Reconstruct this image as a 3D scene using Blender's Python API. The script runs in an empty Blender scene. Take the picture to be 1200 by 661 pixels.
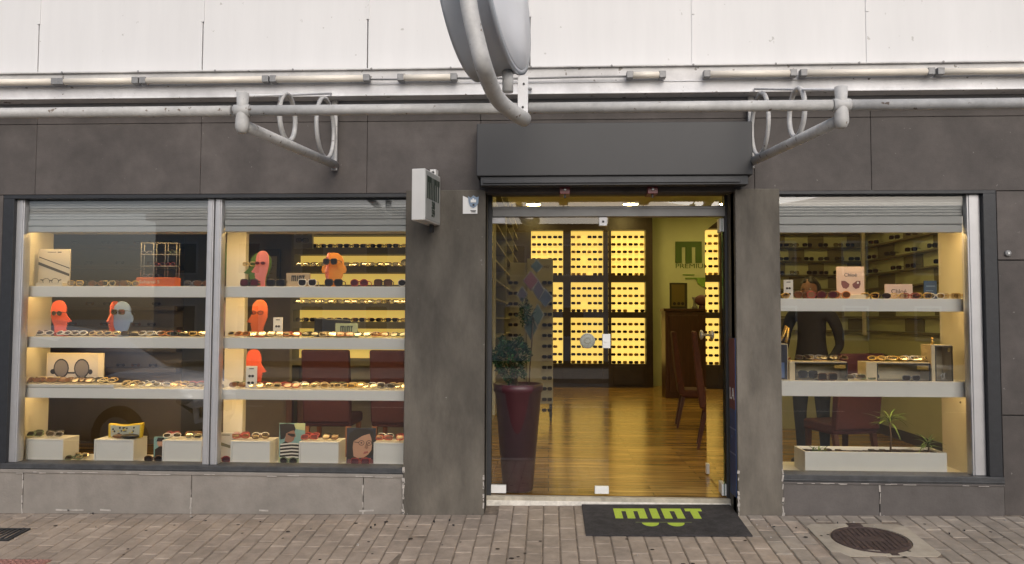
import bpy, math, random
from mathutils import Vector, Matrix
R = math.radians
random.seed(7)
SC = bpy.context.scene
COL = SC.collection

# ------------------------------------------------------------------ camera
CAM_LOC = Vector((0, -6.0, 1.5))
FPX = 900.0
CAM_ROT = (Matrix.Rotation(math.atan(43/900), 3, 'Z') @ Matrix.Rotation(R(90) + math.atan(42.5/900), 3, 'X')
           @ Matrix.Rotation(R(0.2), 3, 'Z'))
def ray(px, py):
    return CAM_ROT @ Vector((px - 600.0, 330.5 - py, -FPX))
def P(px, py, Y):
    """the point on the plane y = Y seen at photo pixel (px, py): used to measure sizes off the photograph"""
    d = ray(px, py); t = (Y - CAM_LOC.y) / d.y
    return CAM_LOC + d * t
def X(px, Y, py=373): return P(px, py, Y).x
def Z(py, Y, px=655): return P(px, py, Y).z
# pavement plane
PA, PB, PC = 0.0, 0.013, 0.08
def ground(x, y): return PA + PB * x + PC * y
def G(px, py):
    d = ray(px, py)
    t = (PA + PB*CAM_LOC.x + PC*CAM_LOC.y - CAM_LOC.z) / (d.z - PB*d.x - PC*d.y)
    return CAM_LOC + d * t

cam = bpy.data.cameras.new('camera'); co = bpy.data.objects.new('camera', cam); COL.objects.link(co)
co.matrix_world = Matrix.Translation(CAM_LOC) @ CAM_ROT.to_4x4()
cam.sensor_width = 36; cam.lens = 36 * FPX / 1200; cam.clip_start = 0.05; cam.clip_end = 2000
SC.camera = co

# ------------------------------------------------------------------ materials
MATS = {}
def _new(name):
    m = bpy.data.materials.new(name); m.use_nodes = True
    nt = m.node_tree; nt.nodes.clear(); MATS[name] = m
    return m, nt
def M(name, col, rough=0.6, metal=0.0, var=0.0, scale=6.0, bump=0.0, bscale=60.0, emit=None, estr=0.0, stain=0.0, coat=0.0, island=0.0, stretch=None, chip=None, chipt=0.66, chips=35):
    """principled material: noise mottling (var), larger stains, fine bump, per-piece variation (island)"""
    m, nt = _new(name); N = nt.nodes; L = nt.links
    out = N.new('ShaderNodeOutputMaterial'); b = N.new('ShaderNodeBsdfPrincipled'); L.new(b.outputs[0], out.inputs[0])
    c4 = (*col, 1)
    b.inputs['Base Color'].default_value = c4; b.inputs['Roughness'].default_value = rough; b.inputs['Metallic'].default_value = metal
    if coat: b.inputs['Coat Weight'].default_value = coat
    tc = N.new('ShaderNodeTexCoord'); vec = tc.outputs['Object']
    if stretch:
        mp = N.new('ShaderNodeMapping'); mp.inputs['Scale'].default_value = stretch; L.new(vec, mp.inputs[0]); vec = mp.outputs[0]
    cur = None
    def mul(cur, fac_socket, lo, hi):
        mr = N.new('ShaderNodeMapRange'); mr.inputs[1].default_value = 0.3; mr.inputs[2].default_value = 0.7
        mr.inputs[3].default_value = lo; mr.inputs[4].default_value = hi; L.new(fac_socket, mr.inputs[0])
        vm = N.new('ShaderNodeVectorMath'); vm.operation = 'SCALE'
        if cur is None: vm.inputs[0].default_value = col
        else: L.new(cur, vm.inputs[0])
        L.new(mr.outputs[0], vm.inputs['Scale']); return vm.outputs[0]
    if island:
        g = N.new('ShaderNodeNewGeometry'); cur = mul(cur, g.outputs['Random Per Island'], 1-island, 1+island)
    if var:
        n = N.new('ShaderNodeTexNoise'); n.inputs['Scale'].default_value = scale; n.inputs['Detail'].default_value = 8; n.inputs['Roughness'].default_value = 0.65
        L.new(vec, n.inputs['Vector']); cur = mul(cur, n.outputs[0], 1-var, 1+var)
    if stain:
        n = N.new('ShaderNodeTexNoise'); n.inputs['Scale'].default_value = scale*0.22; n.inputs['Detail'].default_value = 5; n.inputs['Distortion'].default_value = 0.6
        L.new(vec, n.inputs['Vector']); cur = mul(cur, n.outputs[0], 1-stain, 1+stain*0.6)
    if chip:
        n = N.new('ShaderNodeTexNoise'); n.inputs['Scale'].default_value = chips; n.inputs['Detail'].default_value = 4; L.new(tc.outputs['Object'], n.inputs['Vector'])
        mr = N.new('ShaderNodeMapRange'); mr.inputs[1].default_value = chipt; mr.inputs[2].default_value = chipt+0.03; L.new(n.outputs[0], mr.inputs[0])
        mx = N.new('ShaderNodeMix'); mx.data_type = 'RGBA'; L.new(mr.outputs[0], mx.inputs['Factor'])
        if cur is not None: L.new(cur, mx.inputs['A'])
        else: mx.inputs['A'].default_value = c4
        mx.inputs['B'].default_value = (*chip, 1); cur = mx.outputs['Result']
    if cur is not None: L.new(cur, b.inputs['Base Color'])
    if bump:
        n = N.new('ShaderNodeTexNoise'); n.inputs['Scale'].default_value = bscale; n.inputs['Detail'].default_value = 6
        L.new(vec, n.inputs['Vector'])
        bp = N.new('ShaderNodeBump'); bp.inputs['Strength'].default_value = bump; bp.inputs['Distance'].default_value = 0.01
        L.new(n.outputs[0], bp.inputs['Height']); L.new(bp.outputs[0], b.inputs['Normal'])
        rr = N.new('ShaderNodeMapRange'); rr.inputs[3].default_value = max(0, rough-0.12); rr.inputs[4].default_value = min(1, rough+0.12)
        L.new(n.outputs[0], rr.inputs[0]); L.new(rr.outputs[0], b.inputs['Roughness'])
    if emit:
        b.inputs['Emission Color'].default_value = (*emit, 1); b.inputs['Emission Strength'].default_value = estr
    return m
def glass_mat(name, tint=(0.93, 0.96, 0.94), k=1.9, back=False):
    m, nt = _new(name); N = nt.nodes; L = nt.links
    out = N.new('ShaderNodeOutputMaterial'); t = N.new('ShaderNodeBsdfTransparent'); t.inputs[0].default_value = (*tint, 1)
    if back: L.new(t.outputs[0], out.inputs[0]); return m
    g = N.new('ShaderNodeBsdfGlossy'); g.inputs['Roughness'].default_value = 0.0; g.inputs[0].default_value = (1, 1, 1, 1)
    f = N.new('ShaderNodeFresnel'); f.inputs[0].default_value = 1.5
    mu = N.new('ShaderNodeMath'); mu.operation = 'MULTIPLY'; mu.inputs[1].default_value = k; mu.use_clamp = True
    mx = N.new('ShaderNodeMixShader'); L.new(f.outputs[0], mu.inputs[0]); L.new(mu.outputs[0], mx.inputs[0])
    L.new(t.outputs[0], mx.inputs[1]); L.new(g.outputs[0], mx.inputs[2]); L.new(mx.outputs[0], out.inputs[0])
    return m
glass_mat('pane_glass', (0.965, 0.975, 0.965), 2.7); glass_mat('pane_glass_back', (1, 1, 1), back=True)
glass_mat('green_edge_glass', (0.25, 0.4, 0.33), 1.0)

M('white_panel', (0.72, 0.715, 0.71), 0.55, var=0.03, scale=3, stain=0.035, bump=0.03, bscale=25, stretch=(2.2, 1, .25), chip=(.5, .49, .47), chipt=.70, chips=14)
M('dark_cladding', (0.087, 0.0755, 0.0695), 0.7, island=0.09, var=0.18, scale=7, stain=0.28, bump=0.12, bscale=90, chip=(.17, .155, .145), chipt=.70, chips=22)
M('render_concrete', (0.120, 0.107, 0.088), 0.85, var=0.32, scale=5, stain=0.5, bump=0.35, bscale=45, stretch=(1, 1, .4), chip=(.2, .19, .17), chipt=.74, chips=16)
M('plinth_left', (0.25, 0.228, 0.202), 0.85, var=0.12, scale=7, stain=0.18, bump=0.25, bscale=60)
M('plinth_right', (0.112, 0.101, 0.095), 0.85, var=0.14, scale=7, stain=0.2, bump=0.25, bscale=60)
M('pale_mortar', (0.42, 0.39, 0.355), 0.9, var=0.3, scale=30)
M('joint_dark', (0.10, 0.094, 0.09), 0.9)
M('black_frame', (0.022, 0.024, 0.028), 0.45, var=0.2, scale=20, bump=0.1)
M('header_grey', (0.26, 0.26, 0.255), 0.5, 0.3, var=0.08, scale=6)
M('dark_sill', (0.05, 0.052, 0.055), 0.55, var=0.35, scale=14, bump=0.2)
M('aluminium', (0.50, 0.50, 0.51), 0.45, 0.6, var=0.06, scale=8, bump=0.02)
M('grey_shutter', (0.50, 0.51, 0.51), 0.5, 0.1, var=0.05, scale=4)
M('box_grey', (0.042, 0.043, 0.045), 0.5, 0.1, var=0.06, scale=3, stain=0.08)
M('steel_dark', (0.05, 0.052, 0.056), 0.5, 0.3, var=0.15, scale=8)
M('awning_paint', (0.74, 0.74, 0.75), 0.5, var=0.10, scale=8, stain=0.2, bump=0.1, chip=(.2, .18, .16), chipt=.675, chips=20)
M('awning_under', (0.28, 0.285, 0.30), 0.6, var=0.1, scale=4)
M('pipe_paint', (0.55, 0.545, 0.53), 0.5, var=0.12, scale=22, stain=0.16, bump=0.12, bscale=40, chip=(.19, .15, .12), chipt=.665, chips=26)
M('ledge_metal', (0.62, 0.61, 0.60), 0.5, 0.0, var=0.12, scale=9, stain=0.2, chip=(.25, .23, .21), chipt=.67, chips=18)
M('tube_cream', (0.82, 0.76, 0.66), 0.35, var=0.05, scale=8)
M('clip_grey', (0.25, 0.25, 0.25), 0.5, 0.2, var=0.2, scale=40)
M('drum_side', (0.47, 0.50, 0.55), 0.35, 0.3, var=0.06, scale=6, stain=0.06)
M('drum_face', (0.80, 0.82, 0.86), 0.3, var=0.03, scale=5)
M('sign_white', (0.74, 0.73, 0.70), 0.4, var=0.04, scale=5)
M('sign_grey', (0.42, 0.42, 0.39), 0.45, var=0.06, scale=8)
M('letter_dark_green', (0.035, 0.05, 0.035), 0.5)
M('white_plastic', (0.78, 0.78, 0.76), 0.4, var=0.03, scale=8)
M('shield_blue', (0.20, 0.27, 0.36), 0.45)
M('ink_black', (0.02, 0.02, 0.02), 0.5)
M('red_sensor', (0.16, 0.02, 0.025), 0.35)
M('shelf_white', (0.88, 0.865, 0.82), 0.5, var=0.02, scale=5, bump=0.02)
M('panel_cream', (0.76, 0.72, 0.62), 0.55, var=0.03, scale=4)
M('interior_paint', (0.50, 0.53, 0.34), 0.7, var=0.05, scale=2, bump=0.05)
M('grey_wall', (0.34, 0.32, 0.25), 0.7, var=0.06, scale=2)
M('dark_wall', (0.13, 0.108, 0.085), 0.7, var=0.15, scale=3)
M('charcoal', (0.035, 0.035, 0.035), 0.7, var=0.1, scale=3)
M('ceiling_paint', (0.55, 0.52, 0.42), 0.8, var=0.03, scale=2)
M('case_brown', (0.035, 0.022, 0.014), 0.4, var=0.25, scale=5)
M('shelf_olive', (0.17, 0.155, 0.09), 0.6, var=0.06, scale=4)
M('glow_panel', (0.8, 0.6, 0.2), 0.6, emit=(1.0, 0.665, 0.14), estr=1.25)
M('glow_soft', (0.8, 0.65, 0.3), 0.6, emit=(1.0, 0.66, 0.13), estr=0.68)
M('warm_strip', (0.9, 0.8, 0.6), 0.5, emit=(1.0, 0.55, 0.13), estr=3.2)
M('window_strip', (0.9, 0.85, 0.7), 0.5, emit=(1.0, 0.65, 0.24), estr=38)
M('downlight', (0.9, 0.85, 0.7), 0.5, emit=(1.0, 0.74, 0.24), estr=105)
M('maroon_fabric', (0.045, 0.008, 0.015), 0.8, var=0.15, scale=30, bump=0.2, bscale=200)
M('rust_fabric', (0.065, 0.017, 0.009), 0.8, var=0.15, scale=30, bump=0.2, bscale=200)
M('orange_wood', (0.24, 0.085, 0.03), 0.45, var=0.2, scale=6, stretch=(6, 6, 0.6))
M('dark_wood', (0.06, 0.02, 0.012), 0.4, var=0.3, scale=5, stretch=(5, 5, 0.5))
M('pot_maroon', (0.06, 0.014, 0.02), 0.45, var=0.15, scale=5, coat=0.1)
M('soil', (0.03, 0.02, 0.014), 0.95, var=0.4, scale=40, bump=0.8, bscale=80)
M('leaf_dark', (0.014, 0.055, 0.016), 0.6, island=0.5)
M('leaf_green', (0.085, 0.15, 0.035), 0.5, island=0.4)
M('stem_brown', (0.10, 0.065, 0.035), 0.8, var=0.3, scale=20)
M('planter_white', (0.84, 0.84, 0.80), 0.45, var=0.03, scale=5)
M('mat_rubber', (0.042, 0.039, 0.041), 0.95, var=0.28, scale=70, stain=0.4, bump=0.6, bscale=350)
M('mat_lime', (0.42, 0.56, 0.06), 0.9, var=0.15, scale=90, bump=0.4, bscale=350)
M('mat_lime_dim', (0.12, 0.14, 0.06), 0.9, var=0.2, scale=90)
M('logo_green', (0.055, 0.11, 0.012), 0.6)
M('logo_green_light', (0.16, 0.30, 0.04), 0.6)
M('iron_rust', (0.075, 0.052, 0.047), 0.65, 0.3, var=0.35, scale=18, bump=0.3, bscale=70)
M('concrete_pale', (0.40, 0.355, 0.285), 0.9, var=0.16, scale=9, stain=0.2, bump=0.3, bscale=60)
M('threshold_stone', (0.45, 0.41, 0.33), 0.75, var=0.25, scale=16, stain=0.25, bump=0.2)
M('threshold_white', (0.70, 0.67, 0.60), 0.8, var=0.25, scale=18, bump=0.2)
M('paver', (0.335, 0.276, 0.222), 0.88, var=0.2, scale=11, stain=0.22, bump=0.35, bscale=110, island=0.05)
M('paver_grey', (0.305, 0.265, 0.22), 0.88, var=0.2, scale=11, stain=0.22, bump=0.35, bscale=110, island=0.07)
M('joint_sand', (0.175, 0.14, 0.108), 0.95, var=0.5, scale=14, bump=0.4, bscale=150)
M('tactile_red', (0.33, 0.17, 0.14), 0.85, var=0.2, scale=30, bump=0.3, bscale=120)
M('asphalt', (0.07, 0.068, 0.065), 0.9, var=0.2, scale=25, bump=0.4, bscale=120)
M('kerb_stone', (0.30, 0.29, 0.27), 0.85, var=0.15, scale=10, bump=0.2)
M('road_paint', (0.7, 0.7, 0.68), 0.7, var=0.2, scale=15)
M('paint_silver', (0.88, 0.89, 0.90), 0.3, 0.0, coat=0.6)
M('car_glass', (0.16, 0.17, 0.19), 0.06, 0.5, coat=0.5)
M('tyre_rubber', (0.02, 0.02, 0.02), 0.85)
M('plate_white', (0.75, 0.75, 0.75), 0.4)
M('headlight_clear', (0.6, 0.62, 0.65), 0.1, 0.3)
M('house_cream', (0.72, 0.69, 0.62), 0.85, var=0.08, scale=2)
M('house_grey', (0.62, 0.62, 0.62), 0.85, var=0.08, scale=2)
M('house_brick', (0.32, 0.17, 0.12), 0.85, var=0.15, scale=4)
M('roof_tile', (0.22, 0.10, 0.07), 0.85, var=0.2, scale=8)
# glasses
M('frame_black', (0.012, 0.012, 0.013), 0.3); M('frame_brown', (0.10, 0.045, 0.018), 0.3)
M('frame_gold', (0.55, 0.36, 0.10), 0.35, 0.7); M('frame_red', (0.32, 0.03, 0.025), 0.35)
M('frame_white', (0.75, 0.72, 0.66), 0.35); M('frame_green', (0.12, 0.17, 0.09), 0.35)
M('frame_grey', (0.18, 0.18, 0.19), 0.35); M('frame_orange', (0.52, 0.18, 0.04), 0.35)
M('frame_cream', (0.66, 0.50, 0.24), 0.4)
M('lens_dark', (0.018, 0.013, 0.013), 0.08); M('lens_brown', (0.12, 0.05, 0.022), 0.1)
M('lens_rose', (0.10, 0.02, 0.03), 0.1); glass_mat('lens_clear', (0.82, 0.76, 0.66), 2.2)
M('case_yellow', (0.55, 0.30, 0.06), 0.5); M('case_olive', (0.2, 0.19, 0.12), 0.6)
# heads and cards
M('acrylic_pink', (0.72, 0.22, 0.19), 0.35); M('acrylic_orange', (0.62, 0.13, 0.035), 0.35)
M('acrylic_amber', (0.80, 0.30, 0.02), 0.35); M('acrylic_red', (0.55, 0.085, 0.04), 0.35)
M('acrylic_blue', (0.11, 0.17, 0.34), 0.35); M('acrylic_green', (0.06, 0.13, 0.02), 0.4)
M('acrylic_lilac', (0.30, 0.22, 0.27), 0.4)
M('card_cream', (0.62, 0.54, 0.40), 0.6, var=0.03); M('card_white', (0.72, 0.70, 0.66), 0.6, var=0.02)
M('card_pink', (0.66, 0.50, 0.42), 0.6); M('card_green', (0.42, 0.47, 0.28), 0.6); M('card_grey', (0.33, 0.32, 0.29), 0.6)
M('card_tan', (0.42, 0.33, 0.22), 0.6)
M('print_skin', (0.50, 0.30, 0.21), 0.6); M('print_skin_dark', (0.30, 0.16, 0.11), 0.6); M('print_lip', (0.32, 0.10, 0.09), 0.6)
M('print_hair', (0.018, 0.014, 0.013), 0.6); M('print_navy', (0.025, 0.03, 0.05), 0.6)
M('print_teal', (0.20, 0.36, 0.36), 0.6); M('print_lime', (0.50, 0.55, 0.30), 0.6); M('print_mauve', (0.42, 0.36, 0.36), 0.6)
M('print_lens', (0.16, 0.15, 0.17), 0.4); M('print_maroon', (0.16, 0.06, 0.07), 0.6)
M('print_sheet', (0.50, 0.46, 0.43), 0.6)
M('rack_orange', (0.62, 0.13, 0.03), 0.4); M('pouch_yellow', (0.62, 0.46, 0.04), 0.6)
M('pouch_print', (0.42, 0.46, 0.42), 0.6); M('bag_blue', (0.02, 0.06, 0.18), 0.5, var=0.05, scale=3)
M('wire_steel', (0.22, 0.21, 0.19), 0.4, 0.3)
M('rack_board', (0.42, 0.40, 0.29), 0.6, var=0.04, scale=3)
M('tile_red', (0.11, 0.01, 0.009), 0.5); M('tile_blue', (0.012, 0.022, 0.04), 0.5); M('tile_green', (0.012, 0.03, 0.014), 0.5); M('tile_violet', (0.03, 0.014, 0.024), 0.5)
M('tile_edge', (0.16, 0.14, 0.09), 0.5)
M('sticker_silver', (0.30, 0.31, 0.27), 0.4, 0.2, var=0.25, scale=60)
M('frame_picture', (0.05, 0.045, 0.02), 0.5); M('picture_olive', (0.20, 0.15, 0.03), 0.5)
M('cube_glass', (0.05, 0.05, 0.048), 0.08); M('cube_wood', (0.62, 0.52, 0.34), 0.5, var=0.1, scale=12)
# person
M('skin', (0.30, 0.165, 0.11), 0.55, var=0.05, scale=10); M('hair_black', (0.01, 0.009, 0.009), 0.5, var=0.3, scale=60, stretch=(1, 1, 0.2))
M('shirt_black', (0.013, 0.014, 0.018), 0.85, var=0.2, scale=30); M('jeans_blue', (0.018, 0.028, 0.055), 0.85, var=0.15, scale=40)
M('eye_white', (0.7, 0.68, 0.65), 0.3); M('shoe_black', (0.015, 0.015, 0.015), 0.5)

def wood_floor():
    m, nt = _new('wood_planks'); N = nt.nodes; L = nt.links
    out = N.new('ShaderNodeOutputMaterial'); b = N.new('ShaderNodeBsdfPrincipled'); L.new(b.outputs[0], out.inputs[0])
    tc = N.new('ShaderNodeTexCoord')
    br = N.new('ShaderNodeTexBrick'); br.inputs['Scale'].default_value = 1; br.inputs['Brick Width'].default_value = 1.35; br.inputs['Row Height'].default_value = 0.13
    br.inputs['Mortar Size'].default_value = 0.003; br.inputs['Mortar Smooth'].default_value = 0.2; br.offset = 0.37
    br.inputs['Color1'].default_value = (0.46, 0.285, 0.095, 1); br.inputs['Color2'].default_value = (0.29, 0.165, 0.05, 1); br.inputs['Mortar'].default_value = (0.06, 0.03, 0.012, 1)
    L.new(tc.outputs['Object'], br.inputs['Vector'])
    mp = N.new('ShaderNodeMapping'); mp.inputs['Scale'].default_value = (1.3, 22, 1); L.new(tc.outputs['Object'], mp.inputs[0])
    n = N.new('ShaderNodeTexNoise'); n.inputs['Scale'].default_value = 1.2; n.inputs['Detail'].default_value = 8; n.inputs['Distortion'].default_value = 0.5; L.new(mp.outputs[0], n.inputs['Vector'])
    mr = N.new('ShaderNodeMapRange'); mr.inputs[1].default_value = 0.3; mr.inputs[2].default_value = 0.7; mr.inputs[3].default_value = 0.45; mr.inputs[4].default_value = 1.45; L.new(n.outputs[0], mr.inputs[0])
    vm = N.new('ShaderNodeVectorMath'); vm.operation = 'SCALE'; L.new(br.outputs[0], vm.inputs[0]); L.new(mr.outputs[0], vm.inputs['Scale']); L.new(vm.outputs[0], b.inputs['Base Color'])
    b.inputs['Roughness'].default_value = 0.2
    bp = N.new('ShaderNodeBump'); bp.inputs['Strength'].default_value = 0.12; bp.inputs['Distance'].default_value = 0.005; L.new(n.outputs[0], bp.inputs['Height']); L.new(bp.outputs[0], b.inputs['Normal'])
wood_floor()

# ------------------------------------------------------------------ mesh builder
BASE = {}
class MB:
    def __init__(s): s.v = []; s.f = []; s.m = []; s.s = []
    def face(s, idx, m=0, sm=False): s.f.append(tuple(idx)); s.m.append(m); s.s.append(sm)
    def add(s, verts): n = len(s.v); s.v.extend(Vector(p) for p in verts); return n
    def box(s, x0, x1, y0, y1, z0, z1, m=0):
        if x0 > x1: x0, x1 = x1, x0
        if y0 > y1: y0, y1 = y1, y0
        if z0 > z1: z0, z1 = z1, z0
        n = s.add([(x, y, z) for z in (z0, z1) for y in (y0, y1) for x in (x0, x1)])
        for q in ((0, 2, 3, 1), (4, 5, 7, 6), (0, 1, 5, 4), (2, 6, 7, 3), (0, 4, 6, 2), (1, 3, 7, 5)): s.face([n+i for i in q], m)
        return s
    def obox(s, c, size, rot, m=0):
        k = len(s.v); s.box(-size[0]/2, size[0]/2, -size[1]/2, size[1]/2, -size[2]/2, size[2]/2, m)
        for i in range(k, len(s.v)): s.v[i] = rot @ s.v[i] + Vector(c)
        return s
    def quad(s, a, b, c, d, m=0): n = s.add([a, b, c, d]); s.face([n, n+1, n+2, n+3], m); return s
    def prism(s, pts, y0, y1, m=0, sm=False):
        """outline in x,z pushed from y0 (front) to y1"""
        k = len(pts); n = s.add([(p[0], y0, p[1]) for p in pts] + [(p[0], y1, p[1]) for p in pts])
        area = sum(pts[i][0]*pts[(i+1) % k][1] - pts[(i+1) % k][0]*pts[i][1] for i in range(k))
        fr = list(range(n, n+k)); bk = list(range(n+k, n+2*k))
        if area < 0: fr.reverse()
        else: bk.reverse()
        s.face(fr, m); s.face(bk, m)
        for i in range(k):
            j = (i+1) % k
            q = [n+i, n+k+i, n+k+j, n+j]
            if area < 0: q.reverse()
            s.face(q[::-1] if False else q, m, sm)
        return s
    def tube(s, pts, r, n=10, m=0, closed=False, cap=True):
        pts = [Vector(p) for p in pts]; K = len(pts); rings = []
        rr = r if isinstance(r, (list, tuple)) else [r]*K
        prev = None
        for i, p in enumerate(pts):
            a = pts[(i-1) % K] if (i > 0 or closed) else p; b = pts[(i+1) % K] if (i < K-1 or closed) else p
            t = (b-a).normalized()
            if prev is None:
                u = t.orthogonal().normalized()
            else:
                u = (prev - t*prev.dot(t)).normalized()
            prev = u; w = t.cross(u)
            rings.append(s.add([p + (u*math.cos(2*math.pi*j/n) + w*math.sin(2*math.pi*j/n))*rr[i] for j in range(n)]))
        for i in range(K if closed else K-1):
            a, b = rings[i], rings[(i+1) % K]
            for j in range(n): s.face([a+j, a+(j+1) % n, b+(j+1) % n, b+j], m, True)
        if cap and not closed:
            s.face([rings[0]+j for j in reversed(range(n))], m); s.face([rings[-1]+j for j in range(n)], m)
        return s
    def lathe(s, prof, c=(0, 0, 0), n=24, m=0, axis='Z', sm=True):
        rings = []
        for r, h in prof:
            ring = []
            for j in range(n):
                a = 2*math.pi*j/n; x, y = r*math.cos(a), r*math.sin(a)
                ring.append({'Z': (c[0]+x, c[1]+y, c[2]+h), 'Y': (c[0]+x, c[1]+h, c[2]-y), 'X': (c[0]+h, c[1]+x, c[2]+y)}[axis])
            rings.append(s.add(ring))
        for a, b in zip(rings, rings[1:]):
            for j in range(n): s.face([a+j, a+(j+1) % n, b+(j+1) % n, b+j], m, sm)
        s.face([rings[0]+j for j in reversed(range(n))], m); s.face([rings[-1]+j for j in range(n)], m)
        return s
    def ellipsoid(s, c, rad, m=0, n=16, k=10, fn=None):
        rings = []
        for i in range(k+1):
            t = math.pi*i/k; ring = []
            for j in range(n):
                a = 2*math.pi*j/n
                d = Vector((math.sin(t)*math.cos(a), math.sin(t)*math.sin(a), -math.cos(t)))
                q = Vector((d.x*rad[0], d.y*rad[1], d.z*rad[2]))
                if fn: q = fn(q, d)
                ring.append(q + Vector(c))
            rings.append(s.add(ring))
        for a, b in zip(rings, rings[1:]):
            for j in range(n): s.face([a+j, a+(j+1) % n, b+(j+1) % n, b+j], m, True)
        return s
    def xf(s, mat, start=0):
        for i in range(start, len(s.v)): s.v[i] = mat @ s.v[i]
        return s
    def mesh(s, name, mats, off=Vector((0, 0, 0))):
        me = bpy.data.meshes.new(name); me.from_pydata([tuple(p - off) for p in s.v], [], s.f)
        for mm in (mats if isinstance(mats, (list, tuple)) else [mats]): me.materials.append(MATS[mm])
        me.polygons.foreach_set('material_index', s.m); me.polygons.foreach_set('use_smooth', s.s)
        me.update(); return me
    def build(s, name, mats, parent=None, local=False, bevel=0.0, base=None):
        """link as ONE mesh; world coordinates unless local; top-level things take their origin at base"""
        off = Vector((0, 0, 0))
        if not local: off = BASE[parent.name] if parent else Vector(base or (0, 0, 0))
        o = bpy.data.objects.new(name, s.mesh(name, mats, off)); COL.objects.link(o)
        if parent: o.parent = parent
        else: o.location = Vector(base or (0, 0, 0))
        BASE[o.name] = off if not local else (BASE.get(parent.name, Vector()) if parent else Vector())
        if bevel:
            bv = o.modifiers.new('bevel', 'BEVEL'); bv.width = bevel; bv.segments = 2; bv.limit_method = 'ANGLE'; bv.angle_limit = R(40)
        return o
def tag(o, label=None, cat=None, group=None, kind=None):
    if label: o['label'] = label
    if cat: o['category'] = cat
    if group: o['group'] = group
    if kind: o['kind'] = kind
    return o
def thing(name, label, cat, base=(0, 0, 0), rotz=0.0, group=None):
    o = bpy.data.objects.new(name, None); COL.objects.link(o); o.empty_display_size = 0.1
    o.location = base; o.rotation_euler = (0, 0, rotz); BASE[o.name] = Vector(base)
    return tag(o, label, cat, group)
def dup(root, loc, rotz, label, group=None):
    r = root.copy(); COL.objects.link(r); r.location = loc; r.rotation_euler = (0, 0, rotz); r['label'] = label
    if group: r['group'] = group
    BASE[r.name] = Vector(loc)
    for ch in root.children:
        c = ch.copy(); COL.objects.link(c); c.parent = r
        for g in ch.children:
            d = g.copy(); COL.objects.link(d); d.parent = c
    return r
def text_mesh(name, body, size, mat, parent, loc, rot=(R(90), 0, 0), width=None, depth=0.001, bold=0.0):
    cu = bpy.data.curves.new(name, 'FONT'); cu.body = body; cu.size = size; cu.extrude = depth; cu.align_x = 'CENTER'; cu.align_y = 'CENTER'
    cu.offset = bold
    t = bpy.data.objects.new('temporary', cu); COL.objects.link(t)
    dg = bpy.context.evaluated_depsgraph_get(); me = bpy.data.meshes.new_from_object(t.evaluated_get(dg))
    bpy.data.objects.remove(t); bpy.data.curves.remove(cu)
    me.materials.clear(); me.materials.append(MATS[mat])
    if width:
        xs = [v.co.x for v in me.vertices]; w = max(xs) - min(xs); k = width / w
        for v in me.vertices: v.co.x *= k
    o = bpy.data.objects.new(name, me); COL.objects.link(o); o.parent = parent
    o.location = Vector(loc) - BASE.get(parent.name, Vector()); o.rotation_euler = rot
    return o
def mint_logo(mb, cx, cz, w, h, y0, y1, m=0):
    """m i n T drawn as bars: x,z plane"""
    u = w / 14.6; b = 1.25*u; x = cx - w/2; z0, z1 = cz - h/2, cz + h/2; tb = h*0.26
    def bar(a, c, lo, hi): mb.box(a, c, y0, y1, lo, hi, m)
    bar(x, x+5.2*u, z1-tb, z1); [bar(x+k*u, x+k*u+b, z0, z1-tb) for k in (0, 1.98, 3.95)]
    x += 6.0*u; bar(x, x+b, z0, z1)
    x += 2.0*u; bar(x, x+3.3*u, z1-tb, z1); [bar(x+k*u, x+k*u+b, z0, z1-tb) for k in (0, 2.05)]
    x += 3.9*u; bar(x, x+2.75*u, z1-tb, z1); bar(x+0.75*u, x+0.75*u+b, z0, z1-tb)
#--PART2--
# ------------------------------------------------------------------ key lines of the facade (all measured on plane y = 0)
zWT = Z(226, 0, 600); zLB = Z(553, 0, 240); zRB = Z(566, 0, 1040); zRT = Z(222.5, 0, 1040)
LX0, LX1 = X(-1, 0, 380), X(475.5, 0, 380)
RX0, RX1 = X(913.5, 0, 380), X(1171, 0, 380)
DX0, DX1 = X(568.5, 0, 400), X(862, 0, 400)
zDT = Z(228.5, 0.24, 715); zFL = 0.082
zAW = 3.17           # awning meets the wall
zSH = Z(141, 0, 600)
BXL, BXR = -9.0, 9.0
RY0, RY1 = 0.12, 10.4   # inside front and back
CEIL = 3.75
INR = 4.15

bld = thing('shop_building', 'brown grey shop front with white upper cladding, two display windows and a glass entrance', 'building', (0, 0, 0))
# backing wall with openings
w = MB()
w.box(BXL, LX0, 0.022, 0.12, -0.5, zWT); w.box(LX0, LX1, 0.022, 0.12, -0.5, zLB); w.box(LX1, DX0, 0.022, 0.12, -0.5, zWT)
w.box(DX1, RX0, 0.022, 0.12, -0.5, zWT); w.box(RX0, RX1, 0.022, 0.12, -0.5, zRB); w.box(RX1, BXR, 0.022, 0.12, -0.5, zWT)
w.box(BXL, BXR, 0.022, 0.12, zWT, 7.2); w.box(DX0+.001, DX1-.001, 0.1205, 0.335, zDT+0.201, 3.9); w.box(BXL, BXR, 0.12, 11.0, 3.95, 7.2)
w.box(BXL, -6.6, 0.12, 11.0, -0.5, 3.95); w.box(INR+0.1, BXR, 0.12, 11.0, -0.5, 3.95)
w.build('wall', 'joint_dark', bld)
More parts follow.
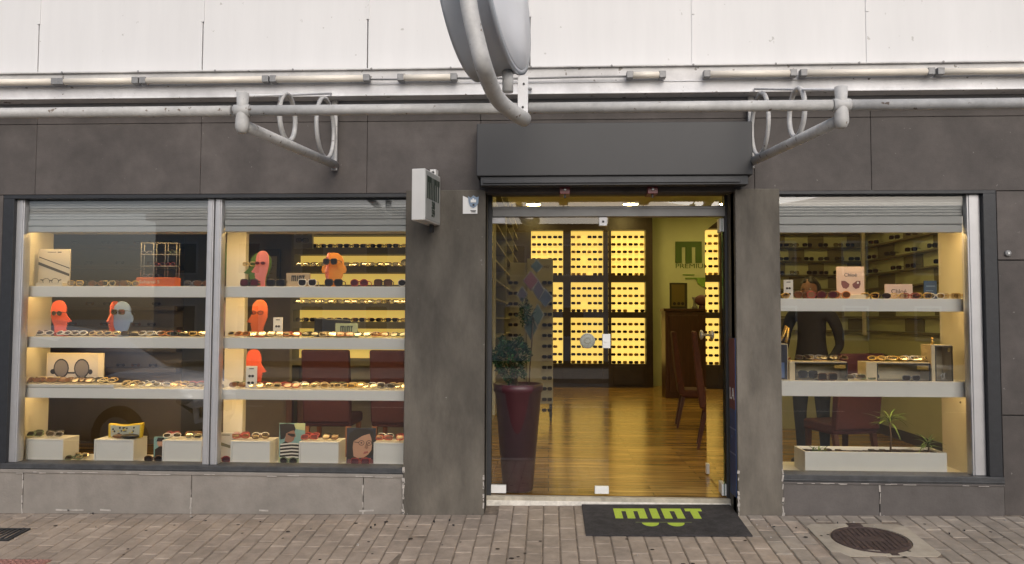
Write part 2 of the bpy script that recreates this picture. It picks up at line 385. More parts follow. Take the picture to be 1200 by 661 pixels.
# dark cladding panels
def panels(mb, xs, zs, y0=0.0, y1=0.022, g=0.004, m=0):
    for a, b in zip(xs, xs[1:]):
        for c, d in zip(zs, zs[1:]):
            mb.box(a+g, b-g, y0, y1, c+g, d-g, m)
J = [X(p, 0, 190) for p in (42, 235, 430)]
JR = [X(p, 0, 190) for p in (1021,)]
st = 1.29
xsl = [BXL] + [J[0]-k*st for k in (3, 2, 1)] + J
xsr = [JR[0]+k*st for k in range(5)] + [BXR]
c = MB()
allx = xsl + [X(563, 0, 190), X(884, 0, 190)] + xsr
panels(c, allx, [zWT, zSH, zAW+0.12], g=0.0012)
panels(c, [BXL, LX0-1.2, LX0], [-0.5, 0.9, zWT], g=0.003)
panels(c, [RX1, X(1310, 0, 380), BXR], [Z(600, 0, 1180)-0.6, Z(487, 0, 1185), Z(305, 0, 1185), zWT], g=0.004)
c.build('cladding', 'dark_cladding', bld, bevel=0.004)
# white upper cladding
c = MB(); wx = [X(p, 0, 60) for p in (46, 238, 431, 621, 812, 1016)]
wx = [BXL] + [wx[0]-k*st for k in (3, 2, 1)] + wx + [wx[-1]+k*st for k in (1, 2, 3, 4)] + [BXR]
panels(c, wx, [Z(80, 0, 600), 7.2], y0=-0.012, g=0.0045)
c.build('upper_cladding', 'white_panel', bld, bevel=0.003)
c = MB()
for xx in wx[1:-1]:
    c.box(xx-0.012, xx+0.012, -0.019, -0.0125, Z(20, 0, 655), 7.2)
for xx in wx[-7:-1]: c.box(xx-0.011, xx+0.011, -0.018, -0.0125, Z(80, 0, 600), Z(20, 0, 655)-0.004)
c.build('joint_cover', 'white_panel', bld)
# concrete pillars, slightly proud
for a, b in ((LX1-0.004, DX0), (DX1, RX0+0.004)):
    p = MB(); p.box(a, b, -0.03, 0.335, -0.6, zWT+0.02); p.build('pillar', 'render_concrete', bld, bevel=0.008)
    q = MB()
    for xx in (a+0.004, b-0.004):
        zz = -0.1
        while zz < 0.36:
            h = random.uniform(0.01, 0.05)
            if random.random() < 0.6: q.obox((xx, -0.031, zz), (random.uniform(0.006, 0.02), 0.006, h), Matrix.Rotation(random.uniform(-.2, .2), 3, 'Y'))
            zz += h
    q.build('chipped_edge', 'pale_mortar', bld)['kind'] = 'stuff'
# plinths under the windows
p = MB(); jl = [-9+0.0, X(-165, 0, 575), X(28, 0, 575), X(225, 0, 575), X(426, 0, 575), LX1-0.004]
panels(p, jl, [-0.6, zLB-0.008], y0=-0.012, y1=0.02, g=0.003)
p.box(LX0, LX1-0.004, -0.02, 0.02, zLB-0.024, zLB+0.004)
p.build('plinth', 'plinth_left', bld, bevel=0.004)
p = MB(); jr = [RX0+0.004, X(1030, 0, 580), RX1, X(1310, 0, 580), BXR]
panels(p, jr[:3], [-0.6, zRB-0.012], y0=-0.014, y1=0.02, g=0.003)
p.box(RX0+0.004, RX1, -0.02, 0.02, zRB-0.014, zRB+0.002)
p.build('plinth', 'plinth_right', bld, bevel=0.004)
q = MB()
for xx in jl[1:-1] + [jr[1]]:
    zz = -0.15
    while zz < zLB-0.05:
        h = random.uniform(0.03, 0.09)
        if random.random() < 0.6: q.obox((xx+random.uniform(-.003, .003), -0.0145, zz), (random.uniform(0.004, 0.012), 0.006, h), Matrix.Rotation(random.uniform(-.08, .08), 3, 'Y'))
        zz += h
for k in range(14):
    xx = random.uniform(LX0, LX1-0.1); q.obox((xx, -0.0205, zLB-random.uniform(0.012, 0.03)), (random.uniform(0.02, 0.16), 0.004, 0.005), Matrix.Rotation(0, 3, 'Y'))
for k in range(12):
    xx = random.uniform(RX0+.1, RX1-.1); q.obox((xx, -0.0205, zRB-random.uniform(0.004, 0.012)), (random.uniform(0.02, 0.12), 0.004, 0.004), Matrix.Rotation(0, 3, 'Y'))
for xx in (X(75, 0, 590), X(90, 0, 590), X(125, 0, 590), X(310, 0, 590), X(430, 0, 590)):
    q.obox((xx, -0.0135, ground(xx, 0)+0.02), (random.uniform(0.06, 0.14), 0.005, 0.012), Matrix.Rotation(random.uniform(-.06, .06), 3, 'Y'))
q.build('mortar_joint', 'pale_mortar', bld)['kind'] = 'stuff'

# windows --------------------------------------------------------
def window(x0, x1, z0, z1, left_w, right_w, sill_h, mullion=None, guides=()):
    wd = MB(); f = 0.03
    # black outer frame
    wd.box(x0, x1, 0.0, 0.1, z1-f, z1-0.001); wd.box(x0, x0+left_w, 0.001, 0.1, z0+sill_h, z1-f); wd.box(x1-right_w, x1, 0.001, 0.1, z0+sill_h, z1-f)
    fr = wd.build('window', 'black_frame', bld, bevel=0.003)
    s = MB(); s.box(x0-0.002, x1+0.002, -0.016, 0.17, z0+0.003, z0+sill_h); s.box(x0, x1, -0.022, 0.1, z0+0.012, z0+0.022)
    s.build('sill', 'dark_sill', fr, bevel=0.003)
    ia, ib = x0+left_w, x1-right_w; zb, zt = z0+sill_h, z1-f
    for gx0, gx1 in guides:
        a = MB(); a.box(gx0, gx1, 0.045, 0.13, zb, zt); a.box(gx0+0.012, gx1-0.012, 0.038, 0.0452, zb+0.002, zt-0.002)
        a.build('guide_rail', 'aluminium', fr, bevel=0.003)
    g = MB(); g.quad((ia, 0.075, zb), (ib, 0.075, zb), (ib, 0.075, zt), (ia, 0.075, zt), 0); g.quad((ib, 0.083, zb), (ia, 0.083, zb), (ia, 0.083, zt), (ib, 0.083, zt), 1)
    g.build('pane', ['pane_glass', 'pane_glass_back'], fr)
    return fr
GW = X(27, 0.045, 400)-X(14, 0.045, 400)
mlx0, mlx1 = X(239.5, 0.04, 400), X(247, 0.04, 400)
wl = window(LX0, LX1, zLB, zWT, 0.09, 0.004, 0.048, guides=[(X(11, 0.045, 390), X(24, 0.045, 390)), (mlx0, mlx1), (mlx1+0.012, mlx1+0.065)])
wr = window(RX0, RX1, zRB, zRT, 0.004, 0.095, 0.055, guides=[(RX1-0.095-0.1, RX1-0.097)])
# roller shutters drawn up behind the panes
def shutter(x0, x1, zt, zl, zb, parent):
    s = MB(); z = zt; pts = []
    n = 7; h = (zt - zl)/n
    for k in range(n):
        za = zt - k*h
        # curved slat
        prof = [(0.1105, za), (0.1065, za-h*0.25), (0.106, za-h*0.6), (0.1085, za-h*0.93), (0.112, za-h)]
        idx = [s.add([(x0, y, zz), (x1, y, zz)]) for y, zz in prof]
        for a, b in zip(idx, idx[1:]): s.face([a, b, b+1, a+1], 0, True)
    s.box(x0, x1, 0.116, 0.135, zl, zt)
    s.build('shutter', 'grey_shutter', parent)
    b = MB(); m_ = (zl+zb)/2
    b.box(x0+0.004, x1-0.004, 0.098, 0.13, zb, m_-0.006); b.box(x0+0.004, x1-0.004, 0.092, 0.13, m_, zl-0.004); b.box(x0+0.004, x1-0.004, 0.103, 0.128, m_-0.006, m_)
    b.build('bottom_bar', 'aluminium' if False else 'grey_shutter', parent, bevel=0.003)
zsl, zsb = Z(257, 0.1, 300), Z(271.5, 0.1, 300)
shutter(X(24.5, 0.1, 250), mlx0-0.004, zWT-0.031, zsl, zsb, wl)
shutter(mlx1+0.066, LX1+0.02, zWT-0.031, zsl, zsb, wl)
shutter(RX0-0.02, RX1-0.198, zRT-0.031, Z(253, 0.1, 1040), Z(272.5, 0.1, 1040), wr)
for fr_, x0_, x1_, zt_ in ((wl, LX0, LX1+0.03, zWT), (wr, RX0-0.03, RX1, zRT)):
    h = MB(); h.box(x0_, x1_, 0.14, 0.62, Z(266, 0.14, 655), zt_+0.1); h.build('shutter_housing', 'panel_cream', fr_)

# entrance -------------------------------------------------------
dr = MB()
xs0, xs1 = DX0, DX1
dr.box(xs0, xs1, 0.14, 0.32, zDT, zDT+0.2); dr.box(xs0+0.001, xs1-0.001, 0.132, 0.14, zDT+0.016, zDT+0.07)
dr.box(xs0, xs0+0.035, 0.22, 0.32, zFL, zDT); dr.box(xs1-0.02, xs1, 0.24, 0.32, zFL, zDT)
door = dr.build('entrance', 'steel_dark', bld, bevel=0.003)
hz0, hz1 = Z(254, 0.24, 715), Z(242, 0.24, 715)
h = MB(); h.box(xs0+0.036, xs1-0.021, 0.22, 0.30, hz0, hz1); h.box(xs0+0.036, xs1-0.021, 0.214, 0.22, hz1-0.022, hz1-0.004)
h.build('header_bar', 'header_grey', door, bevel=0.004)
gx0, gx1 = xs0+0.037, X(713, 0.26, 420)
def glass_box(mb, x0, x1, y0, y1, z0, z1):
    mb.quad((x0, y0, z0), (x1, y0, z0), (x1, y0, z1), (x0, y0, z1), 0)
    mb.quad((x1, y1, z0), (x0, y1, z0), (x0, y1, z1), (x1, y1, z1), 1)
    mb.quad((x1, y0, z0), (x1, y1, z0), (x1, y1, z1), (x1, y0, z1), 2); mb.quad((x0, y1, z0), (x0, y0, z0), (x0, y0, z1), (x0, y1, z1), 2)
g = MB(); glass_box(g, gx0, gx1, 0.255, 0.265, zFL+0.012, hz0)
fx = g.build('fixed_pane', ['pane_glass', 'pane_glass_back', 'green_edge_glass'], door)
g = MB(); glass_box(g, gx0, xs1-0.022, 0.255, 0.265, hz1, zDT); g.build('transom_pane', ['pane_glass', 'pane_glass_back', 'green_edge_glass'], door)
fit = MB()
fit.box(xs0+0.004, X(593, 0.24, 574), 0.24, 0.28, Z(578, 0.24, 580), Z(568.5, 0.24, 580))
fit.build('patch_fitting', 'white_plastic', door, bevel=0.004)
fit = MB(); fit.box(X(697, 0.24, 574), X(713.5, 0.24, 574), 0.24, 0.28, Z(579, 0.24, 705), Z(570, 0.24, 705))
fit.build('patch_fitting', 'white_plastic', door, bevel=0.004)
fit = MB(); fit.box(X(702, 0.24, 260), X(711.5, 0.24, 260), 0.238, 0.28, Z(264.5, 0.24, 707), Z(254.3, 0.24, 707)); fit.box(X(705.5, 0.24, 260), X(708, 0.24, 260), 0.234, 0.238, Z(261, 0.24, 707), Z(258.5, 0.24, 707), 1)
fit.build('top_fitting', ['aluminium', 'ink_black'], door, bevel=0.003)
fit = MB(); fit.box(xs0+0.004, X(592, 0.24, 258), 0.24, 0.28, Z(262, 0.24, 580), Z(254.5, 0.24, 580))
fit.build('top_fitting', ['aluminium', 'ink_black'], door, bevel=0.003)
fit = MB(); fit.box(X(706, 0.24, 400), X(715.3, 0.24, 400), 0.236, 0.282, Z(408, 0.24, 710), Z(391.5, 0.24, 710)); fit.box(X(708, 0.24, 400), X(713, 0.24, 400), 0.232, 0.236, Z(401, 0.24, 710), Z(399.6, 0.24, 710), 0)
fit.build('lock_plate', 'white_plastic', door, bevel=0.003)
# open leaf, swung inwards about 92 degrees at the right jamb
lf = MB(); leaf_w = 0.93; glass_box(lf, -leaf_w, 0, -0.005, 0.005, 0, hz0-zFL-0.02)
rot = Matrix.Translation((xs1-0.035, 0.27, zFL+0.01)) @ Matrix.Rotation(R(-93.4), 4, 'Z')
lf.xf(rot.to_4x4()); leaf = lf.build('door_leaf', ['pane_glass', 'pane_glass_back', 'green_edge_glass'], door)
for a, b, zl, zh in ((-0.16, 0.0, 0.0, 0.09), (-leaf_w, -leaf_w+0.07, 0.0, 0.09), (-0.12, 0.0, hz0-zFL-0.13, hz0-zFL-0.02)):
    fit = MB(); fit.box(a, b, -0.02, 0.02, zl, zh); fit.xf(rot); fit.build('patch_fitting', 'white_plastic', leaf, bevel=0.003)
fit = MB(); zh = Z(393, 0.95, 825)-zFL-0.01
for sy in (-1, 1):
    fit.lathe([(0.012, 0.0), (0.012, 0.03), (0.03, 0.035), (0.045, 0.05), (0.045, 0.06), (0.03, 0.068)], n=14, m=0)
    k = len(fit.v) - 6*14
    fit.xf(Matrix.Translation((-leaf_w+0.06, 0, zh)) @ Matrix.Rotation(R(90)*sy, 4, 'X'), k)
fit.xf(rot); fit.build('door_knob', 'aluminium', leaf)
# threshold step
t = MB(); t.box(xs0, xs1, 0.205, 0.26, -0.3, zFL-0.004, 0); t.box(xs0, xs1, 0.198, 0.2048, -0.1, zFL-0.035, 1)
t.build('threshold', ['threshold_stone', 'threshold_white'], door, bevel=0.006)
# shutter box above the entrance
sb = MB(); by = -0.16
bx0, bx1 = X(558.5, by, 175), X(882, by, 175); bz0, bz1 = Z(205.5, by, 715), Z(143.5, by, 715)
sb.box(bx0, bx1, by, -0.0005, bz0, bz1)
box = sb.build('shutter_box', 'box_grey', bld, bevel=0.006)
s2 = MB(); s2.box(bx0+0.03, bx1-0.03, by+0.02, -0.031, bz0-0.07, bz0-0.001); s2.box(bx0+0.05, bx1-0.09, by+0.008, by+0.02, bz0-0.055, bz0-0.03)
s2.build('slot_channel', 'steel_dark', box, bevel=0.003)
for px in (662, 765):
    q = MB(); q.box(X(px-6, -0.05, 222), X(px+6, -0.05, 222), -0.05, 0.13, Z(227, -0.05, 715), Z(217.5, -0.05, 715)); q.lathe([(0.012, 0), (0.009, -0.008)], (X(px, -0.05, 222), -0.0505, Z(222, -0.05, 715)), n=10, axis='Y', m=1)
    q.box(X(px-1, -0.05, 222), X(px+1, -0.05, 222), -0.03, -0.015, Z(232, -0.03, 715), Z(227, -0.05, 715), 2)
    tag(q.build('door_sensor', ['red_sensor', 'aluminium', 'ink_black'], None, base=(X(px, -0.05, 222), 0, Z(222, 0, 715)), bevel=0.003),
        'dark red door sensor under the shutter box, %s' % ('over the fixed pane' if px == 662 else 'over the open doorway'), 'sensor', 'door sensors over the entrance')

# interior setting ----------------------------------------------
f = MB(); f.box(-6.6, INR+0.1, 0.261, RY1+0.2, -0.05, zFL); tag(f.build('floor', 'wood_planks'), kind='structure')
f = MB(); f.box(-6.6, INR+0.1, RY0, RY1+0.2, CEIL, CEIL+0.12); tag(f.build('ceiling', 'ceiling_paint'), kind='structure')
f = MB(); f.box(-6.6, INR+0.1, RY1, RY1+0.15, zFL, CEIL); tag(f.build('back_wall', 'interior_paint'), kind='structure')
f = MB(); f.box(INR, INR+0.1, RY0, RY1, zFL, CEIL); tag(f.build('side_wall', 'interior_paint'), kind='structure')
f = MB(); f.box(-6.6, -6.5, RY0, RY1, zFL, CEIL); tag(f.build('side_wall', 'grey_wall'), kind='structure')
PX1 = -0.78; PY = 2.45
f = MB(); f.box(-6.5, -2.72, PY, PY+0.1, zFL, CEIL); tag(f.build('partition_wall', 'dark_wall'), kind='structure')
f = MB(); f.box(-2.72, PX1, PY, PY+0.1, zFL, CEIL); f.box(PX1-0.1, PX1, PY+0.1, RY1, zFL, CEIL); tag(f.build('partition_wall', 'grey_wall'), kind='structure')
f = MB(); f.box(X(216, 2.3, 320), X(249, 2.3, 320), 2.3, PY, zFL, CEIL); tag(f.build('partition_pier', 'charcoal'), kind='structure')

# ------------------------------------------------------------------ ledge and awning frame
YF = -1.87; YL = -0.15
aw = thing('awning_frame', 'white painted pipe awning frame with front rail and two ornamental brackets', 'awning', (0, 0, zAW))
zr = Z(127, YF, 600); z_fr = Z(106, YF, 600)
z_lo = Z(110.5, YL, 600); z_hi = Z(78.5, YL, 600); z_m = Z(96, YL, 600)
a = MB(); a.box(-8.5, 8.5, YL, -0.001, z_lo, z_m); a.box(-8.5, 8.5, YL-0.008, -0.002, z_m-0.012, z_m-0.002); a.box(-8.5, 8.5, YL-0.008, -0.002, z_lo-0.003, z_lo+0.009)
a.build('fascia', 'awning_paint', bld, bevel=0.003)
a = MB(); a.box(-8.5, 8.5, YL+0.006, -0.0125, z_m+0.0005, z_hi-0.012); a.box(-8.5, 8.5, YL-0.018, -0.0125, z_hi-0.0115, z_hi)
k = -8.2
while k < 8.3:
    a.lathe([(0.010, 0), (0.008, -0.006)], (k, YL-0.018, z_hi-0.006), n=8, axis='Y', m=1); k += 0.62
a.build('ledge', ['ledge_metal', 'clip_grey'], bld, bevel=0.003)
a = MB(); a.box(-8.5, 8.5, -0.03, -0.001, Z(126, -.03, 600), z_lo-0.0035); a.build('dark_strip', 'awning_under', bld, bevel=.003)
a = MB(); bxs = (X(284, YF, 135), X(986, YF, 130), X(613, YF, 118))
segs = [-8.5, bxs[0]-0.06, bxs[0]+0.035, bxs[2]-0.02, bxs[2]+0.03, bxs[1]-0.05, bxs[1]+0.045, 8.5]
for s_ in (0, 2, 4, 6): a.tube([(segs[s_], YF, zr), (segs[s_+1], YF, zr)], 0.0295, 16)
a.build('rail', 'pipe_paint', aw)
for bx in bxs[:2]:
    zb0 = Z(143, YF, 600); zb1 = Z(194, 0, 400)
    b = MB(); b.tube([(bx, YF+0.03, zb0), (bx, -0.03, zb1)], 0.033, 14)
    br = b.build('bracket', 'pipe_paint', aw)
    b = MB()
    b.lathe([(0.012, -0.052), (0.026, -0.045), (0.036, -0.022), (0.038, 0.0), (0.034, 0.06), (0.03, 0.1), (0.034, z_fr-zb0)], (bx, YF, zb0), n=18)
    b.lathe([(0.034, -0.045), (0.036, 0.0), (0.034, 0.045)], (bx, YF, zr), n=14, axis='X')
    b.build('front_post', 'pipe_paint', br)
    b = MB(); b.tube([(bx, YF+.03, Z(107.5, YF, 600)), (bx, YL-.012, Z(108, YL, 600))], 0.008, 10); b.build('top_arm', 'awning_paint', br)
    b = MB(); b.box(bx-0.022, bx+0.022, -0.06, -0.031, zb1-0.05, z_lo-.0036); b.build('upright', 'pipe_paint', br, bevel=0.003)
    for yy, rr in ((-1.14, 0.15), (-0.3, 0.225)):
        zlow = zb0 + (zb1-zb0)*(yy-YF)/(-YF)
        zc = zlow + rr + 0.025
        b = MB(); b.tube([(bx, yy+rr*math.cos(t*math.pi/16), zc+rr*math.sin(t*math.pi/16)*1.0) for t in range(32)], 0.016, 8, closed=True)
        b.build('ring', 'pipe_paint', br)
b = MB(); bx = bxs[2]; b.box(bx-0.028, bx+0.028, YF-0.04, YF-0.0285, Z(137, YF, 612), Z(92, YF, 612)); b.lathe([(0.007, 0), (0.006, -0.005)], (bx, YF-0.041, Z(128, YF, 612)), n=8, axis='Y', m=1); b.lathe([(0.007, 0), (0.006, -0.005)], (bx+.005, YF-0.041, Z(101, YF, 612)), n=8, axis='Y', m=1)
b.build('hanger_plate', ['awning_paint', 'ink_black'], aw, bevel=0.002)
b = MB(); b.tube([(bx, YF-.02, Z(105, YF, 600)), (bx, YL-.012, Z(105, YL, 600))], 0.012, 10); b.build('top_arm', 'pipe_paint', aw)
# tube lights along the ledge (unlit)
ztb = Z(90, YL-0.05, 600); tubes = [(-85, 66), (73, 160), (169, 312), (321, 430), (470, 532), (738, 776), (828, 929), (941, 1090), (1101, 1240)]
lab = ['far left', '', '']
names = {73: 'short cream tube light on the awning ledge, second from the left edge', -85: 'cream tube light on the awning ledge reaching the left edge of the photo', 169: 'cream tube light on the awning ledge above the left bracket', 321: 'cream tube light on the awning ledge just right of the left bracket',
         470: 'cream tube light on the awning ledge just left of the round sign', 738: 'shortest cream tube light, above the right half of the grey shutter box', 828: 'cream tube light just left of the right bracket', 941: 'long cream tube light directly above the right bracket knuckle', 1101: 'long cream tube light reaching the right edge of the awning'}
for p0, p1 in tubes:
    if p0 not in names: continue
    x0, x1 = X(p0, YL-0.05, 95), X(p1, YL-0.05, 95)
    t = MB(); t.tube([(x0, YL-0.055, ztb), (x1, YL-0.055, ztb)], 0.026, 12)
    th = t.build('tube_light', 'tube_cream', None, base=((x0+x1)/2, YL-0.05, ztb)); tag(th, names[p0], 'tube light', 'unlit tube lights along the awning ledge')
    t = MB(); t.box(x0+0.01, x1-0.01, YL-0.026, YL-0.0185, ztb-0.017, ztb+0.017); t.build('tube_batten', 'ledge_metal', th)
    for xx in (x0, x1):
        t = MB(); t.box(xx-0.025, xx+0.025, YL-0.082, YL-0.0185, ztb-0.027, ztb+0.026); t.build('end_clip', 'clip_grey', th, bevel=0.004)
q = MB(); zc_ = ztb-0.005
q.tube([(X(430, YL-.05, 95), YL-0.04, zc_), (X(475, YL-.05, 95), YL-0.045, zc_-0.004), (X(530, YL-.05, 95), YL-0.04, zc_)], 0.007, 6)
q.tube([(X(532, YL-.05, 95), YL-0.045, zc_), (X(612, YL-.05, 95), YL-0.04, zc_-0.006), (X(700, YL-.05, 92), YL-0.045, zc_), (X(737, YL-.05, 92), YL-0.04, zc_)], 0.008, 6)
tag(q.build('light_cable', 'clip_grey', None, base=(X(612, YL, 95), YL, zc_)), 'grey cable along the awning ledge behind the round sign', 'cable')

# round blade sign on curved pipes -------------------------------
dc = Vector((-0.337, -1.95, 3.266)); ds = thing('round_sign', 'round drum sign with white face hung on a bent white pipe above the awning', 'sign', dc)
ph, th_, tk, dr_ = -0.213, 0.088, 0.255, 0.456
ax = Vector((math.cos(ph)*math.cos(th_), math.sin(ph)*math.cos(th_), math.sin(th_)))
rotm = ax.to_track_quat('Z', 'Y').to_matrix().to_4x4()
d = MB(); d.lathe([(dr_-0.012, -tk/2), (dr_+0.012, -tk/2), (dr_+0.012, -tk/2+0.018), (dr_, -tk/2+0.022), (dr_, tk/2-0.022), (dr_+0.012, tk/2-0.018), (dr_+0.012, tk/2), (dr_-0.01, tk/2)], n=64)
d.xf(Matrix.Translation(dc) @ rotm); d.build('drum', 'drum_side', ds)
d = MB(); d.lathe([(dr_-0.014, tk/2-0.004), (dr_-0.02, tk/2+0.006), (dr_*0.5, tk/2+0.012), (0.01, tk/2+0.014)], n=64); d.xf(Matrix.Translation(dc) @ rotm); d.build('face_panel', 'drum_face', ds)
pp = [(614, 139.5), (608, 136), (596, 128), (585, 118), (577, 105), (571, 90), (565, 72), (558, 45), (552, 20), (547, -10), (541, -45), (537, -90)]
d = MB(); pw = []
for i, (px, py) in enumerate(pp):
    yy = YF-0.03 - 0.58*min(1, (i/6.0))
    pw.append(P(px, py, yy))
# smooth the bend
sm = []
for i in range(len(pw)-1):
    for t in (0, 0.25, 0.5, 0.75):
        p0 = pw[max(i-1, 0)]; p1 = pw[i]; p2 = pw[i+1]; p3 = pw[min(i+2, len(pw)-1)]
        sm.append(0.5*((2*p1) + (p2-p0)*t + (2*p0-5*p1+4*p2-p3)*t*t + (3*p1-p0-3*p2+p3)*t**3))
sm.append(pw[-1])
d.tube(sm, 0.041, 16); d.build('bent_pipe', 'pipe_paint', ds)
d = MB(); q0 = P(595, 108, YF-0.09); d.tube([q0, q0+Vector((0.0, 0.0, 0.12))], 0.03, 14); d.build('support_pipe', 'pipe_paint', ds)
d = MB(); q1 = P(556, 3, YF-0.37); d.obox(q1+Vector((0.02, 0.03, 0.03)), (0.11, 0.03, 0.05), Matrix.Rotation(R(35), 3, 'Y')); d.build('pipe_clamp', 'clip_grey', ds, bevel=0.004)

# blade light box beside the pillar ------------------------------
lb = thing('lightbox_sign', 'small white box sign standing out from the left pillar, lettered mint down its side', 'sign', (X(503, -0.25, 230), -0.02, Z(230, -0.25, 655)), R(-10))
lw, ld, lh = 0.105, 0.36, 0.385
b = MB(); b.box(-lw/2, lw/2, -ld, 0.0, -lh/2, lh/2); b.build('casing', 'sign_white', lb, local=True, bevel=0.006)
b = MB(); b.box(lw/2+0.0005, lw/2+0.004, -ld+0.012, -0.012, -lh/2+0.012, lh/2-0.012); b.build('side_face', 'sign_grey', lb, local=True)
b = MB(); mint_logo(b, 0, 0.06, 0.29, 0.17, 0, 0.002); b.xf(Matrix.Translation((lw/2+0.0065, -ld/2, 0)) @ Matrix.Rotation(R(90), 4, 'Z')); b.build('lettering', 'letter_dark_green', lb, local=True)
for i, (tx, zz) in enumerate((('58', -0.065), ('59', -0.125))):
    o = text_mesh('numeral', tx, 0.075, 'letter_dark_green', lb, (0, 0, 0), (R(90), 0, R(90)), bold=0.003); o.location = (lw/2+0.0055, -ld/2, zz)
b = MB(); b.box(-0.012, 0.035, -0.06, 0.0, lh/2+0.001, lh/2+0.05); b.lathe([(0.012, 0), (0.01, -0.006)], (0.012, -0.0605, lh/2+0.025), n=8, axis='Y', m=1); b.build('mounting_bracket', ['sign_white', 'ink_black'], lb, local=True); b = MB(); b.box(0.0, 0.02, -0.1, -0.05, -lh/2-0.06, -lh/2-0.001); b.build('cable_gland', 'ink_black', lb, local=True)

# security plate -------------------------------------------------
px0, px1, pz0, pz1 = X(542.5, -0.03, 240), X(559.5, -0.03, 240), Z(250.5, -0.03, 550), Z(229.5, -0.03, 550)
sg = thing('security_sign', 'small white alarm plate with blue shield and camera on the left pillar', 'sign', (px0, -0.03, pz0))
w_, h_ = px1-px0, pz1-pz0
b = MB(); b.prism([(px0, pz0), (px1, pz0), (px1, pz0+h_*.5), (px0+w_*.55, pz1-.03), (px0, pz1)], -0.036, -0.0302); b.build('plate', 'white_plastic', sg)
b = MB(); cx_, cz_ = px0+w_*0.72, pz0+h_*0.66
b.prism([(cx_-.042, cz_+.045), (cx_-.02, cz_+.03), (cx_, cz_+.05), (cx_+.025, cz_+.034), (cx_+.042, cz_+.04), (cx_+.04, cz_-.01), (cx_+.025, cz_-.035), (cx_, cz_-.05), (cx_-.025, cz_-.035), (cx_-.036, cz_-.005)], -0.042, -0.0365); b.build('shield', 'shield_blue', sg)
b = MB(); b.box(cx_-.02, cx_+.022, -0.046, -0.0425, cz_-.006, cz_+.016, 0); b.box(cx_-.006, cx_+.006, -0.046, -0.0425, cz_+.0165, cz_+.026, 0); b.lathe([(0.009, 0), (0.008, -0.004)], (cx_+.002, -0.0425, cz_-.026), n=10, axis='Y', m=1)
b.box(cx_-.022, cx_+.022, -0.039, -0.0365, pz0+.02, pz0+.026, 1); b.box(cx_-.016, cx_+.018, -0.039, -0.0365, pz0+.011, pz0+.016, 1); b.build('camera_symbol', ['white_plastic', 'ink_black'], sg)['kind'] = 'stuff'
# wall doorbell disc on the right cladding
b = MB(); b.lathe([(0.024, 0), (0.024, -0.012), (0.016, -0.018)], (X(1180.5, 0, 297), 0.0, Z(297, 0, 1180)), n=18, axis='Y'); b.lathe([(0.009, 0), (0.007, -0.004)], (X(1180.5, 0, 297), -0.0185, Z(297, 0, 1180)), n=12, axis='Y', m=1)
tag(b.build('wall_button', ['clip_grey', 'white_plastic'], None, base=(X(1180.5, 0, 297), 0, Z(297, 0, 1180))), 'small round button with pale centre on the cladding right of the window', 'button')

# ------------------------------------------------------------------ pavement
pv = MB(); cw = 0.118; rl = 0.222; j = 0.008
GXM = X(1000, 0, 600)
ring = []
mh = G(1020, 632)
def in_cut(x, y):
    if abs(x-mh.x) < 0.33 and abs(y-mh.y) < 0.285: return True
    if x < X(17, -0.5, 625)-0.0 and False: return True
    return False
def paver(x0, x1, y0, y1, m):
    t = random.gauss(0, 0.0015); tx = random.gauss(0, 0.012); ty = random.gauss(0, 0.008); b = 0.005
    cx, cy = (x0+x1)/2, (y0+y1)/2
    def zz(x, y, d=0): return ground(x, y)+t+(x-cx)*tx+(y-cy)*ty-d
    n = pv.add([(x, y, zz(x, y, 0.03)) for x, y in ((x0, y0), (x1, y0), (x1, y1), (x0, y1))] + [(x, y, zz(x, y, b)) for x, y in ((x0, y0), (x1, y0), (x1, y1), (x0, y1))]
               + [(x, y, zz(x, y)) for x, y in ((x0+b, y0+b), (x1-b, y0+b), (x1-b, y1-b), (x0+b, y1-b))])
    for q in range(4):
        r_ = (q+1) % 4
        pv.face([n+q, n+r_, n+4+r_, n+4+q], m); pv.face([n+4+q, n+4+r_, n+8+r_, n+8+q], m)
    pv.face([n+8, n+9, n+10, n+11], m)
YK = -3.0
ncol = int(13.4/cw)
for i in range(ncol):
    x0 = -7.0 + i*cw; off = random.choice((0, 0.5))*rl + random.uniform(-.03, .03); y1 = -0.033 if not (DX0 < x0 and x0+cw < DX1) else 0.196
    if i % 2: off = (i % 4)*0.06*rl + random.uniform(-.02, .02)
    else: off = 0.5*rl + random.uniform(-.04, .04)
    first = True
    while y1 > YK+0.02:
        ln = off if first and off > 0.05 else rl
        first = False; y0 = max(y1-ln, YK+0.01)
        if not in_cut(x0+cw/2, (y0+y1)/2) and y1-y0 > 0.03:
            jx = random.uniform(-.0015, .0015)
            paver(x0+j/2+jx, x0+cw-j/2+jx, y0+j/2, y1-j/2, 1 if x0 > 1.6+random.uniform(-.6, .6) else 0)
        y1 = y0
tag(pv.build('pavement', ['paver', 'paver_grey']), kind='structure')
b = MB(); n = b.add([(x, y, ground(x, y)-0.0055) for x, y in ((-12, YK), (12, YK), (12, 0.21), (-12, 0.21))]); b.face([n, n+1, n+2, n+3]); tag(b.build('pavement_bed', 'joint_sand'), kind='structure')
b = MB()
for xa, xb in ((-9, -3), (-3, 3), (3, 9)): b.box(xa, xb-0.008, YK-0.16, YK-0.002, -0.6, ground(0, YK)+0.0)
tag(b.build('kerb', 'kerb_stone', bevel=0.01), kind='structure')
ZR = ground(0, YK)-0.13
b = MB(); n = b.add([(x, y, ZR-0.004 if abs(y) > 300 else ZR) for x, y in ((-600, -600), (600, -600), (600, 600), (-600, 600))]); b.face([n, n+1, n+2, n+3])
for v in b.v: v.z = ZR-0.5
tag(b.build('ground', 'concrete_pale'), kind='structure')
